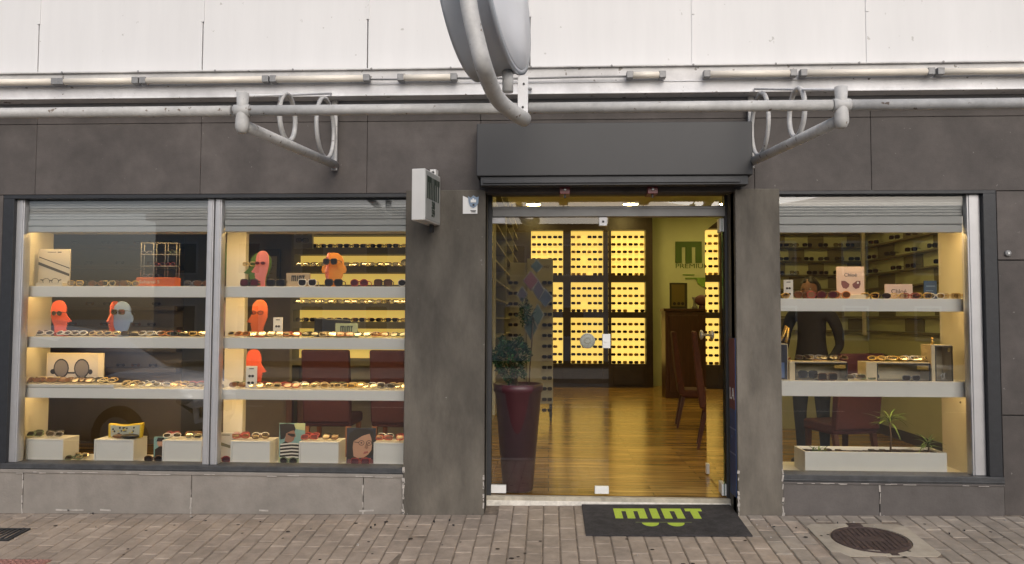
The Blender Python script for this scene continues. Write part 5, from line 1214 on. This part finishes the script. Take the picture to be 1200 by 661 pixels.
# wall lettering on the back wall
lg = thing('wall_logo', 'green mint lettering with premium eyewear below on the olive back wall', 'wall logo', (X(834, RY1, 300), RY1, Z(300, RY1, 834)))
b = MB(); mint_logo(b, X(835, RY1-.02, 296), Z(295.5, RY1-.02, 834), X(878, RY1-.02, 296)-X(791, RY1-.02, 296), Z(283, RY1-.02, 834)-Z(308, RY1-.02, 834), RY1-.02, RY1-.002); b.build('lettering', 'logo_green', lg)
text_mesh('tagline', 'PREMIUM EYEWEAR', .14, 'logo_green', lg, (X(835, RY1-.01, 312), RY1-.006, Z(312, RY1-.01, 834)), width=X(878, RY1-.02, 296)-X(791, RY1-.02, 296), depth=.002)
b = MB(); ez = Z(327, RY1-.02, 834)
for px in (826, 853):
    ex = X(px, RY1-.02, 327); b.prism([(ex+.17*math.cos(math.pi+math.pi*k/14), ez+.17*math.sin(math.pi+math.pi*k/14)) for k in range(15)], RY1-.02, RY1-.004)
b.box(X(803, RY1-.02, 325), X(876, RY1-.02, 325), RY1-.018, RY1-.004, ez+.004, ez+.03); b.box(X(800, RY1-.02, 325), X(814, RY1-.02, 325), RY1-.018, RY1-.004, ez+.08, ez+.10); b.build('emblem', 'logo_green_light', lg)

# counter cabinet, picture, ornaments
cY = 7.9; cx0, cx1 = X(780, cY, 400), X(862, cY, 400); czt = Z(361.5, cY, 800)
ct = thing('counter_cabinet', 'tall dark reddish wooden counter cabinet in front of the mint wall lettering', 'cabinet', ((cx0+cx1)/2, cY, zFL))
b = MB(); b.box(cx0, cx1, cY+.02, cY+.5, zFL+.001, czt-.05); b.build('body', 'dark_wood', ct, bevel=.005)
b = MB(); b.box(cx0-.03, cx1, cY-.01, cY+.52, czt-.049, czt); b.build('top', 'dark_wood', ct, bevel=.006)
for k in range(2):
    xa = cx0+.06+k*(cx1-cx0-.06)/2; b = MB(); b.box(xa, xa+(cx1-cx0-.2)/2, cY, cY+.0195, zFL+.12, czt-.12); dd = b.build('door', 'dark_wood', ct, bevel=.004)
    b = MB(); b.tube([(xa+.05, cY-.03, 1.0), (xa+.05, cY-.03, 1.16)], .008, 8); b.build('handle', 'wire_steel', dd)
p0, p1 = X(785, cY+.2, 345), X(805.5, cY+.2, 345); pt = Z(331.5, cY+.2, 795)
b = MB(); b.box(p0, p1, cY+.2, cY+.24, czt+.001, pt); o = b.build('picture_frame', 'frame_picture', None, base=((p0+p1)/2, cY+.2, czt), bevel=.004); tag(o, 'dark-edged olive picture standing at the left of the counter cabinet', 'picture')
b = MB(); b.box(p0+.03, p1-.05, cY+.192, cY+.1995, czt+.04, pt-.03); b.build('picture', 'picture_olive', o)
b = MB(); 
for k, u in enumerate((.25, .5, .72)): b.lathe([(.03, 0), (.03, -.002)], (p0+(p1-p0)*u, cY+.191, czt+.09), n=10, axis='Y')
b.build('print', 'case_brown', o)
b = MB(); xx = X(814, cY+.2, 350); b.lathe([(.05, 0), (.06, .02), (.03, .05), (.025, .14), (.05, .2), (.045, .21)], (xx, cY+.2, czt+.001), n=16); tag(b.build('glass_ornament', 'card_grey', None, base=(xx, cY+.2, czt)), 'small pale goblet ornament on the counter cabinet', 'ornament')
b = MB(); xx = X(822.5, cY+.15, 350); b.ellipsoid((xx, cY+.15, czt+.15), (.13, .1, .10)); b.lathe([(.06, 0), (.05, .06)], (xx, cY+.15, czt+.001), n=14); tag(b.build('red_bowl', 'print_maroon', None, base=(xx, cY+.15, czt)), 'dark red rounded bowl beside the goblet on the counter cabinet', 'bowl')
b = MB(); b.obox((X(811, 6.9, 405), 6.9, Z(404, 6.9, 811)), (.3, .2, .03), Matrix.Rotation(R(8), 3, 'Y')); 
# ------------------------------------------------------------------ chairs
def chair(label, loc, rz, fabric, legm, bh=1.12, group='upholstered chairs'):
    t = thing('dining_chair', label, 'chair', loc, rz, group)
    b = MB(); b.box(-.23, .23, -.23, .22, .40, .50); b.build('seat', fabric, t, local=True, bevel=.025)
    b = MB(); n0 = 0
    prof = [(.17, .44), (.25, .44), (.29, .75), (.335, bh), (.275, bh), (.21, .78)]
    k = len(prof); n = b.add([(-.225, y, z) for y, z in prof]+[(.225, y, z) for y, z in prof])
    b.face([n+i for i in range(k)]); b.face([n+k+i for i in reversed(range(k))])
    for i in range(k): b.face([n+i, n+(i+1) % k, n+k+(i+1) % k, n+k+i][::-1])
    b.build('backrest', fabric, t, local=True, bevel=.018)
    for sx in (-1, 1):
        for y0, y1 in ((-.19, -.2), (.19, .27)):
            b = MB(); x0 = sx*.195
            n = b.add([(x0+dx*.022, y0+dy*.022, .405) for dx, dy in ((-1, -1), (1, -1), (1, 1), (-1, 1))]+[(x0+dx*.014, y1+dy*.014, 0.0) for dx, dy in ((-1, -1), (1, -1), (1, 1), (-1, 1))])
            b.face([n, n+1, n+2, n+3]); b.face([n+7, n+6, n+5, n+4])
            for i in range(4): j_ = (i+1) % 4; b.face([n+i, n+4+i, n+4+j_, n+j_])
            b.build('leg', legm, t, local=True)
    return t
chair('maroon chair with orange-brown legs behind the left window, nearer the mullion', (X(392, 1.35, 430), 1.35, zFL), R(180), 'maroon_fabric', 'orange_wood')
chair('maroon chair with orange-brown legs behind the left window, beside the pillar', (X(470, 1.35, 430), 1.35, zFL), R(178), 'maroon_fabric', 'orange_wood')
c3 = chair('rust brown chair turned sideways inside the open doorway, nearer the street', (1.93, 2.68, zFL), R(80), 'rust_fabric', 'dark_wood', bh=1.28)
chair('rust brown chair deeper in the doorway against the dark counter', (1.96, 4.3, zFL), R(84), 'rust_fabric', 'dark_wood', bh=1.25)
chair('maroon chair behind the right window beside the standing person', (X(984, 1.2, 480), 1.2, zFL), R(196), 'maroon_fabric', 'dark_wood')
# dark table behind the left chairs
tb = thing('table', 'dark wooden table behind the maroon chairs in the left window', 'table', (X(425, 1.9, 450), 1.95, zFL))
b = MB(); x_ = X(425, 1.9, 450); b.box(x_-.75, x_+.55, 1.66, 2.15, zFL+.72, zFL+.76); b.build('tabletop', 'dark_wood', tb, bevel=.005)
for sx in (-.7, .5):
    for yy in (1.72, 2.08): b = MB(); b.box(x_+sx-.03, x_+sx+.03, yy-.03, yy+.03, zFL, zFL+.719); b.build('leg', 'dark_wood', tb)

# ------------------------------------------------------------------ doorway: pot, plant, rack, decorative pick, banner
pY_ = .42; pxc = X(607, pY_, 520); pzt = Z(452, pY_-.2, 607)
ptn = thing('plant_pot', 'tall tapering dark maroon plant pot behind the fixed door pane', 'plant pot', (pxc, pY_, zFL))
rt, rb = .205, .125; hh = pzt-zFL
b = MB(); b.lathe([(rb-.01, .001), (rb, .012), (rt-.012, hh-.07), (rt, hh-.06), (rt+.004, hh), (rt-.022, hh), (rt-.03, hh-.05)], (pxc, pY_, zFL), n=40); b.build('pot', 'pot_maroon', ptn)
b = MB(); b.lathe([(rt-.03, 0), (rt-.05, .008), (.02, .015)], (pxc, pY_, zFL+hh-.06), n=24); b.build('earth', 'soil', ptn)
tp = thing('topiary_plant', 'dark green bushy plant on twisted stems in the maroon pot', 'plant', (pxc, pY_, pzt-.05))
b = MB()
for k in range(4):
    a = k*1.6; b.tube([(pxc-.03+.03*math.cos(a), pY_+.03*math.sin(a), pzt-.06), (pxc-.045+.02*math.cos(a+1), pY_+.02*math.sin(a+1), pzt+.12), (pxc-.05+.05*math.cos(a+.5), pY_+.05*math.sin(a+.5), pzt+.30)], [.012, .010, .007], 7)
b.build('stem', 'stem_brown', tp)
b = MB(); cc = Vector((X(597, pY_, 420), pY_, Z(421, pY_, 597)))
for k in range(1700):
    d = Vector((random.gauss(0, 1), random.gauss(0, 1), random.gauss(0, 1))).normalized(); r_ = random.uniform(.45, 1)**.6
    p = cc+Vector((d.x*.15*r_, d.y*.15*r_, d.z*.18*r_))*(1+.22*math.sin(d.x*7+d.z*5))
    s_ = random.uniform(.018, .034); u = Vector((random.gauss(0, 1), random.gauss(0, 1), random.gauss(0, 1))).normalized(); v = d.cross(u).normalized()
    tip = (d+u*.7).normalized()
    b.quad(p, p+tip*s_*.5+v*s_*.35, p+tip*s_, p+tip*s_*.5-v*s_*.35)
b.build('foliage', 'leaf_dark', tp)
# diamond pick
dk = thing('decorative_pick', 'thin stick topped with coloured diamond tiles rising behind the potted plant', 'decoration', (X(621, .5, 450), .5, pzt-.05))
b = MB(); b.tube([P(620, 452, .5), P(621, 430, .5), P(623, 405, .5), P(625, 370, .5)], .006, 7); b.build('stick', 'stem_brown', dk)
def dia(mb, px, py, w, h, Y, m, rot=0):
    pts = [(px, py-h), (px+w, py), (px, py+h), (px-w, py)]
    mb.prism([(P(a, c, Y).x, P(a, c, Y).z) for a, c in pts][::-1], Y, Y+.008, m)
for px, py, w_, h_, mt in ((622, 329, 11.5, 14.5, 'tile_red'), (639, 349, 11, 14, 'tile_blue'), (631, 340, 9, 15, 'tile_violet'), (630, 369, 9.5, 16, 'tile_green'), (629, 312, 9, 10, 'tile_green'), (622, 384, 9.5, 18, 'tile_green'), (612, 345, 8, 12, 'tile_violet')):
    b = MB(); dia(b, px, py, w_*.85, h_*.85, .5+.02*(px % 5), 1); dia(b, px, py, w_*.85-1.4, h_*.85-1.8, .49+.02*(px % 5), 0); b.build('diamond_tile', [mt, 'tile_edge'], dk)
b = MB(); cc = P(616, 366, .47)
for k in range(260):
    d = Vector((random.gauss(0, 1), random.gauss(0, 1), random.gauss(0, 1))).normalized(); p = cc+Vector((d.x*.075, d.y*.05, d.z*.13))*random.uniform(.4, 1)
    s_ = random.uniform(.02, .035); u = Vector((random.gauss(0, 1), random.gauss(0, 1), random.gauss(0, 1))).normalized(); v = d.cross(u).normalized(); b.quad(p, p+u*s_*.5+v*s_*.3, p+u*s_, p+u*s_*.5-v*s_*.3)
b.build('leaf_sprig', 'leaf_dark', dk)
# display rack
rY = 4.6; r0, r1 = X(617.5, rY, 400), X(648, rY, 400); rz0, rz1 = zFL, Z(303, rY, 632)
rk = thing('display_rack', 'pale free-standing board rack of glasses behind the potted plant', 'display rack', ((r0+r1)/2, rY, zFL))
b = MB(); b.box(r0, r1, rY, rY+.06, rz0+.25, rz1); b.build('board', 'rack_board', rk, bevel=.004)
b = MB(); b.box(X(597, rY, 400), r0-.01, rY+.1, rY+.14, rz0+.25, rz1-.05); b.build('side_board', 'rack_board', rk, bevel=.004)
for xx in (X(600, rY, 400), r0+.02, r1-.03):
    b = MB(); b.box(xx-.02, xx+.02, rY+.06, rY+.099, rz0+.06, rz0+.3); b.lathe([(.028, -.015), (.03, 0), (.028, .015)], (xx, rY+.08, rz0+.0305), n=12, axis='X'); b.build('caster_leg', 'steel_dark', rk)
b = MB(); b.box(r0+.02, r1-.02, rY-.004, rY-.0005, rz1-.17, rz1-.05); b.build('header_strip', 'rack_board', rk)
text_mesh('lettering', 'Vogue Eyewear', .08, 'case_brown', rk, ((r0+r1)/2+.0, rY-.006, rz1-.11), width=(r1-r0)*.75, depth=.001)
kk = 0
for k in range(13):
    zz = rz1-.36-k*.145
    put_eyewear('glasses', 'dark glasses pegged to the pale rack board, %s from the top' % ORD[k], (r1-.08, rY-.05, zz), .15, 'square', 'frame_black', 'lens_dark', folded=False, group='glasses on the pale rack')
    put_eyewear('glasses', 'dark glasses on the rack side board, %s from the top' % ORD[k], (X(601, rY, 400), rY+.02, zz), -.2, 'square', 'frame_brown', 'lens_dark', folded=False, group='glasses on the rack side board')
    b = MB(); b.tube([(r0+.15, rY, zz+.03), (r0+.15, rY-.09, zz+.035)], .004, 6); b.build('peg', 'wire_steel', rk)
# side wall shelving along the passage
sw = thing('passage_shelving', 'narrow wall shelving seen edge-on along the left side of the passage', 'shelving', (PX1+.05, 6, zFL))
for k in range(12):
    b = MB(); b.box(PX1+.002, PX1+.15, 3.0, 9.7, .8+k*.23, .822+k*.23); b.build('shelf', 'shelf_olive', sw)
for yy in (2.95, 5.2, 7.4): b = MB(); b.box(PX1+.002, PX1+.16, yy, yy+.04, zFL+.3, 3.5); b.build('upright', 'rack_board', sw)
# blue poster on the inner face of the right pillar
jx = DX1; y0_, y1_ = 0.0, 0.19; zA, zB, zC = Z(396, .1, 862), Z(479, .1, 862), Z(580, .1, 862)
b = MB(); b.box(jx-.006, jx-.0005, y0_, y1_, zC, zA); o = b.build('jamb_poster', 'bag_blue', None, base=(jx-.003, .1, zC)); tag(o, 'tall blue poster with red and white lettering on the inner face of the right pillar', 'poster')
b = MB(); b.box(jx-.0075, jx-.0062, y0_+.001, y1_-.001, zB, zA-.002); b.build('printed_top', 'print_maroon', o)
tm = text_mesh('lettering', 'LA', .13, 'white_plastic', o, (jx-.009, .1, Z(462, .1, 862)), (R(90), 0, R(-90)), depth=.001)
b = MB()
for py in (502, 531): b.box(jx-.0075, jx-.0062, y0_+.001, y1_-.001, Z(py+.8, .1, 862), Z(py-.8, .1, 862))
b.lathe([(.01, 0), (.009, -.003)], (jx-.0062, .12, Z(512, .1, 862)), n=10, axis='X'); b.build('white_line', 'acrylic_blue', o)
# round sticker on the fixed pane
b = MB(); sx_, sz_ = X(688.5, .25, 399), Z(399.5, .25, 688)
b.lathe([(.062, 0), (.062, -.002), (.056, -.0025), (.05, -.0022), (.044, -.003), (.01, -.0032)], (sx_, .2535, sz_), n=36, axis='Y'); st_ = b.build('round_sticker', 'sticker_silver', None, base=(sx_, .2535, sz_)); tag(st_, 'round silvery sticker on the fixed glass pane beside the lock', 'sticker')
b = MB(); b.lathe([(.06, 0), (.055, -.0006)], (sx_, .251, sz_), n=36, axis='Y'); b = MB()
for k in range(24):
    a = 2*math.pi*k/24; b.box(sx_+.052*math.cos(a)-.003, sx_+.052*math.cos(a)+.003, .2496, .2502, sz_+.052*math.sin(a)-.003, sz_+.052*math.sin(a)+.003)
for k in range(10): a = 2*math.pi*k/10; b.box(sx_+.024*math.cos(a)-.007, sx_+.024*math.cos(a)+.007, .2496, .2502, sz_+.024*math.sin(a)-.003, sz_+.024*math.sin(a)+.003)
b.build('emblem', 'case_olive', st_)

# ------------------------------------------------------------------ wall rails on the right inner wall
wr_ = thing('wall_rails', 'olive panelled glasses rails along the right inner wall', 'shelving', (INR, 5, zFL))
zrow = [2.62, 2.44, 2.26, 2.08, 1.90, 1.72, 1.54, 1.36]
AY = 4.2; AX0 = 2.56
f = MB(); f.box(AX0, INR-.001, AY, AY+.1, zFL, CEIL-.001); tag(f.build('alcove_wall', 'interior_paint'), kind='structure')
wa = thing('wall_rails', 'olive panelled glasses rails on the alcove wall facing the right window', 'shelving', ((AX0+INR)/2, AY, zFL))
for k, z_ in enumerate(zrow):
    b = MB(); b.box(INR-.05, INR-.002, 1.1, AY-.06, z_-.02, z_); b.build('rail', 'shelf_olive', wr_)
    b = MB(); b.box(AX0+.02, INR-.06, AY-.05, AY-.002, z_-.02, z_); b.build('rail', 'shelf_olive', wa)
    for i in range(4):
        if (i+k) % 2: b = MB(); b.box(INR-.012, INR-.002, 1.3+i*.7, 1.75+i*.7, z_+.005, z_+.15); b.build('backing_panel', 'shelf_olive', wr_)
    for i in range(6):
        if (i+k) % 2 == 0: b = MB(); b.box(AX0+.08+i*.25, AX0+.28+i*.25, AY-.012, AY-.002, z_+.005, z_+.15); b.build('backing_panel', 'shelf_olive', wa)
for k in range(4):
    for i in range(8):
        fm = random.choice(['frame_black', 'frame_brown', 'frame_black'])
        put_eyewear('glasses', 'dim %s glasses on the %s alcove rail, %s from left, right window' % (CN[fm], ORD[k], ORD[i]), (AX0+.1+i*.18+random.uniform(-.03, .03), AY-.09, zrow[k]+.0006), random.uniform(-.4, .4), 'square', fm, 'lens_dark' if i % 3 else 'lens_clear', folded=True, group='glasses on the alcove wall')
    for i in range(5):
        fm = random.choice(['frame_black', 'frame_brown', 'frame_black'])
        put_eyewear('glasses', 'dim %s glasses on the %s side wall rail, %s from the street' % (CN[fm], ORD[k], ORD[i]), (INR-.11, 1.7+i*.5+random.uniform(-.1, .1), zrow[k]+.0006), R(-60)+random.uniform(-.3, .3), 'square', fm, 'lens_dark', folded=False, group='glasses on the right inner wall')
b = MB(); b.box(INR-.10, INR-.061, AY-.09, AY-.052, 1.3, 3.0); b.build('corner_post', 'panel_cream', wa)
b = MB(); b.box(INR-.02, INR-.001, .8, AY-.001, zFL, zFL+.12); b.build('skirting', 'case_brown', wr_); b = MB(); b.box(INR-.03, INR-.001, .8, AY-.001, 1.02, 1.07); b.build('chair_rail', 'case_olive', wr_)
for k in range(2):
    yy = 1.6+k*1.1; b = MB(); b.box(INR-.18, INR-.10, yy, yy+.6, 2.86, 2.90); b.build('added_strip_light', 'warm_strip', wr_)  # added glowing strips standing in for ceiling light on the upper wall

# ------------------------------------------------------------------ ceiling downlights
dl = MB(); dl.lathe([(.17, 0), (.17, -.02), (.145, -.022), (.14, -.004)], n=24); dlm = dl.mesh('downlight_rim', 'aluminium')
dd_ = MB(); dd_.lathe([(.138, -.006), (.138, -.0235), (.02, -.0235)], n=24); ddm = dd_.mesh('diffuser', 'downlight')
spots = [(X(p, 9.0, 238), 9.0, lb_) for p, lb_ in ((625, 'lit round ceiling downlight seen above the left end of the door header'), (739, 'lit round ceiling downlight seen above the middle of the door header'), (852, 'lit round ceiling downlight seen above the right end of the door header'))]
spots += [(.6, 5.5, 'round ceiling downlight above the middle of the shop floor'), (3.0, 5.5, 'round ceiling downlight near the right inner wall'), (.4, 2.2, 'round ceiling downlight just inside the entrance'), (2.8, 2.0, 'round ceiling downlight above the standing person')]
for x_, y_, lb_ in spots:
    o = bpy.data.objects.new('ceiling_downlight', dlm); COL.objects.link(o); o.location = (x_, y_, CEIL-.0005); tag(o, lb_, 'ceiling light', 'round ceiling downlights')
    c = bpy.data.objects.new('diffuser', ddm); COL.objects.link(c); c.parent = o

# ------------------------------------------------------------------ standing person behind the right window
def person(label, loc, rz):
    hgt = 1.72
    J = {}; V = []; E = []; RD = []
    def v(p, r, parent=None):
        V.append(Vector(p)); RD.append(r); i = len(V)-1
        if parent is not None: E.append((parent, i))
        return i
    pel = v((0, 0, .93), .15); sp = v((0, .01, 1.10), .135, pel); ch = v((0, .015, 1.28), .155, sp); ut = v((0, .02, 1.40), .11, ch); nk = v((0, .01, 1.475), .058, ut); hd0 = v((0, -.005, 1.53), .055, nk)
    for sx in (-1, 1):
        hip = v((sx*.095, 0, .86), .098, pel); kn = v((sx*.105, -.015, .48), .062, hip); cf = v((sx*.108, .012, .34), .056, kn); an = v((sx*.11, .02, .085), .04, cf); he = v((sx*.11, .035, .04), .038, an); ba = v((sx*.125, -.10, .032), .036, he); to = v((sx*.13, -.16, .026), .026, ba)
        sh = v((sx*.175, .02, 1.385), .068, ut); ua = v((sx*.235, .03, 1.25), .052, sh); el = v((sx*.255, .03, 1.10), .042, ua); fa = v((sx*.23, -.10, 1.00), .036, el); wr = v((sx*.17, -.205, .965), .026, fa)
        pm_ = v((sx*.145, -.26, .955), .030, wr)
        for f_, (dx, ln) in enumerate(((-.022, .07), (-.007, .08), (.008, .075), (.022, .058))):
            k1 = v((sx*(.138-dx*.6), -.285-ln*.15, .955+dx*.9), .010, pm_); k2 = v((sx*(.125-dx*.4), -.285-ln*.55, .945+dx*.9), .009, k1); v((sx*(.105-dx*.3), -.285-ln*.8, .925+dx*.9), .008, k2)
        t1 = v((sx*.115, -.245, .975), .011, pm_); v((sx*.09, -.275, .985), .009, t1)
    me = bpy.data.meshes.new('person_body'); me.from_pydata([tuple(p) for p in V], E, []); me.update()
    o = bpy.data.objects.new('person', me); COL.objects.link(o)
    sk = o.modifiers.new('skin', 'SKIN'); sk.use_smooth_shade = True
    for i, r_ in enumerate(RD): me.skin_vertices[0].data[i].radius = (r_, r_*(.72 if i in (0, 1, 2, 3) else 1))
    me.skin_vertices[0].data[0].use_root = True
    ss = o.modifiers.new('subdivision', 'SUBSURF'); ss.levels = 2; ss.render_levels = 2
    dg = bpy.context.evaluated_depsgraph_get(); dg.update(); m2 = bpy.data.meshes.new_from_object(o.evaluated_get(dg))
    o.modifiers.clear(); o.data = m2
    for n_ in ('skin', 'shirt_black', 'jeans_blue', 'shoe_black'): m2.materials.append(MATS[n_])
    for p in m2.polygons:
        c_ = p.center; p.use_smooth = True
        p.material_index = 3 if c_.z < .075 else 2 if c_.z < .95 and abs(c_.y) < .16 and not (abs(c_.x) > .2) else 1 if (c_.z < 1.46 and not (c_.y < -.19)) else 0
    o.location = loc; o.rotation_euler = (0, 0, rz); o.scale = (1.06,)*3; tag(o, label, 'person'); BASE[o.name] = Vector(loc)
    hc = (0, -.02, 1.60)
    def shape(q, d):
        if d.z < 0: q.x *= 1-.28*(-d.z); q.y *= 1-.12*(-d.z)
        if d.y < -.6 and abs(d.x) < .22 and -.25 < d.z < .2: q.y -= .016*(1-abs(d.x)/.22)
        return q
    b = MB(); b.ellipsoid(hc, (.074, .094, .118), n=24, k=18, fn=shape)
    b.prism([(-.011, 1.575), (.011, 1.575), (.005, 1.62), (-.005, 1.62)], -.135, -.105)
    for sx in (-1, 1): b.ellipsoid((sx*.074, .0, 1.595), (.010, .022, .032), n=8, k=6); b.ellipsoid((sx*.030, -.101, 1.617), (.014, .008, .007), m=1, n=8, k=6); b.ellipsoid((sx*.030, -.1085, 1.617), (.006, .003, .006), m=2, n=8, k=6)
    b.ellipsoid((0, -.104, 1.545), (.024, .008, .008), m=3, n=10, k=6)
    b.build('head', ['skin', 'eye_white', 'hair_black', 'print_lip'], o, local=True)
    b = MB()
    def hs(q, d):
        s_ = 1+.06*math.sin(d.x*9+d.z*7)+.04*math.sin(d.y*14)
        if d.y < -.35 and d.z < .45: return q*.72
        return q*s_
    b.ellipsoid((0, .006, 1.622), (.088, .106, .116), n=28, k=20, fn=hs); b.build('hair', 'hair_black', o, local=True)
    return o
pY2 = 1.75
person('person in black top and dark blue jeans standing behind the right window shelf', (X(951, pY2, 450), pY2, zFL), R(-38))
# coat hung over a stand behind them: dark jacket on the chair
#--PART5--
# ------------------------------------------------------------------ across the street (mirrored in the panes)
def house(label, x0, x1, y0, h, mat, roof, nwin, floors):
    t = thing('street_house', label, 'building', ((x0+x1)/2, y0, ZR), 0, 'houses across the street')
    b = MB(); b.box(x0, x1, y0-8, y0, ZR-.2, ZR+h); b.build('wall', mat, t)
    b = MB(); b.box(x0-.3, x1+.3, y0-8.3, y0+.4, ZR+h+.001, ZR+h+.35); b.build('roof', roof, t)
    for f_ in range(floors):
        for k in range(nwin):
            cx = x0+(x1-x0)*(k+.5)/nwin; z0 = ZR+.9+f_*3; b = MB(); b.box(cx-.6, cx+.6, y0+.001, y0+.06, z0, z0+1.6); fr = b.build('window', 'white_plastic', t); b = MB(); b.box(cx-.5, cx+.5, y0+.061, y0+.07, z0+.1, z0+1.5); b.build('pane', 'car_glass', fr)
house('cream two storey house across the street, opposite the left window', -19, -6.6, -30, 6.5, 'house_cream', 'roof_tile', 4, 2)
house('grey two storey house across the street, opposite the entrance', -6, 5.5, -31, 6.1, 'house_grey', 'roof_tile', 4, 2)
house('brick two storey house across the street, opposite the right window', 6, 19, -30, 6.7, 'house_brick', 'roof_tile', 4, 2)
# parked car beside the kerb, left of the view
def car(label, loc, rz):
    t = thing('parked_car', label, 'car', loc, rz)
    st_ = [(-2.1, .42, .72, .70, .55), (-2.05, .30, .86, .72, .78), (-1.75, .25, .93, 1.36, .80), (-1.2, .24, .95, 1.50, .82), (-.2, .24, .96, 1.52, .83), (.45, .24, .97, 1.44, .83), (1.15, .24, .97, 1.0, .83), (1.6, .26, .92, .95, .80), (1.98, .30, .82, .84, .72), (2.12, .42, .66, .68, .56)]
    b = MB(); rings = []
    for x, zl, zb, zr_, hw in st_:
        cab = zr_-zb > .1; tw = hw*(.74 if cab else .86)
        pts = [(0, zl), (hw*.9, zl), (hw, zl+.18), (hw, zb-.12), (hw*.96, zb), (tw+(.04 if cab else 0), zr_-.08 if cab else zb+.01), (tw*.8, zr_), (0, zr_+.015)]
        full = [(x, y, z) for y, z in pts]+[(x, -y, z) for y, z in pts[-2:0:-1]]
        rings.append(b.add(full)); n = len(full)
    for k, (a, c) in enumerate(zip(rings, rings[1:])):
        for j_ in range(n):
            cabk = 1 <= k <= 5 and j_ in (4, 9)
            ws = (k in (5,) and j_ in (5, 6, 7, 8)) or (k == 1 and j_ in (5, 6, 7, 8))
            b.face([a+j_, a+(j_+1) % n, c+(j_+1) % n, c+j_], 1 if (cabk or ws) else 0, True)
    b.face([rings[0]+j_ for j_ in range(n)]); b.face([rings[-1]+j_ for j_ in reversed(range(n))])
    b.build('body', ['paint_silver', 'car_glass'], t, local=True)
    for x in (-1.3, 1.35):
        for sy in (-1, 1):
            b = MB(); b.lathe([(.2, -.1), (.3, -.1), (.33, -.07), (.33, .07), (.3, .1), (.2, .1)], (x, sy*.74, .33), n=28, axis='Y'); w_ = b.build('wheel', 'tyre_rubber', t, local=True)
            b = MB(); b.lathe([(.2, -.105), (.06, -.112), (.05, .112), (.2, .105)], (x, sy*.74, .33), n=20, axis='Y'); b.build('rim', 'aluminium', w_, local=True)
    for sy in (-1, 1): b = MB(); b.ellipsoid((2.0, sy*.55, .70), (.1, .16, .07)); b.build('headlight', 'headlight_clear', t, local=True)
    b = MB(); b.box(2.08, 2.14, -.4, .4, .48, .60); b.build('grille', 'black_frame', t, local=True); b = MB(); b.box(2.141, 2.15, -.2, .2, .40, .50); b.build('number_plate', 'plate_white', t, local=True)
    return t
c_ = car('silver car parked at the kerb, mirrored in the left display window', (-6.9, -4.4, ZR), R(3)); c_.scale = (1.1, 1.1, 1.14)

# ------------------------------------------------------------------ light
wd = bpy.data.worlds.new('World'); SC.world = wd; wd.use_nodes = True; nt = wd.node_tree
bg = nt.nodes['Background']; sky = nt.nodes.new('ShaderNodeTexSky'); sky.sky_type = 'NISHITA'; sky.sun_disc = False
SUN_EL, SUN_AZ = R(33), R(166)
sky.sun_elevation = SUN_EL; sky.sun_rotation = SUN_AZ; sky.dust_density = 3.0; sky.ozone_density = 0.9; sky.air_density = 0.8
nt.links.new(sky.outputs[0], bg.inputs[0]); bg.inputs[1].default_value = 0.15
sl_ = bpy.data.lights.new('sun', 'SUN'); sl_.energy = 1.6; sl_.angle = R(50); sl_.color = (1.0, .98, .945)
so_ = bpy.data.objects.new('sun', sl_); COL.objects.link(so_)
dirv = Vector((math.sin(SUN_AZ)*math.cos(SUN_EL), math.cos(SUN_AZ)*math.cos(SUN_EL), math.sin(SUN_EL)))
so_.rotation_euler = dirv.to_track_quat('Z', 'Y').to_euler(); so_.location = (0, -10, 10)
vs = SC.view_settings; vs.view_transform = 'Standard'; vs.look = 'None'; vs.gamma = 1; vs.use_curve_mapping = False; vs.exposure = -0.2
cy = SC.cycles; cy.max_bounces = 8; cy.diffuse_bounces = 4; cy.glossy_bounces = 4; cy.transparent_max_bounces = 16; cy.transmission_bounces = 4; cy.caustics_reflective = False; cy.caustics_refractive = False; cy.sample_clamp_indirect = 4
try: cy.use_denoising = True; cy.denoiser = 'OPENIMAGEDENOISE'
except Exception: pass
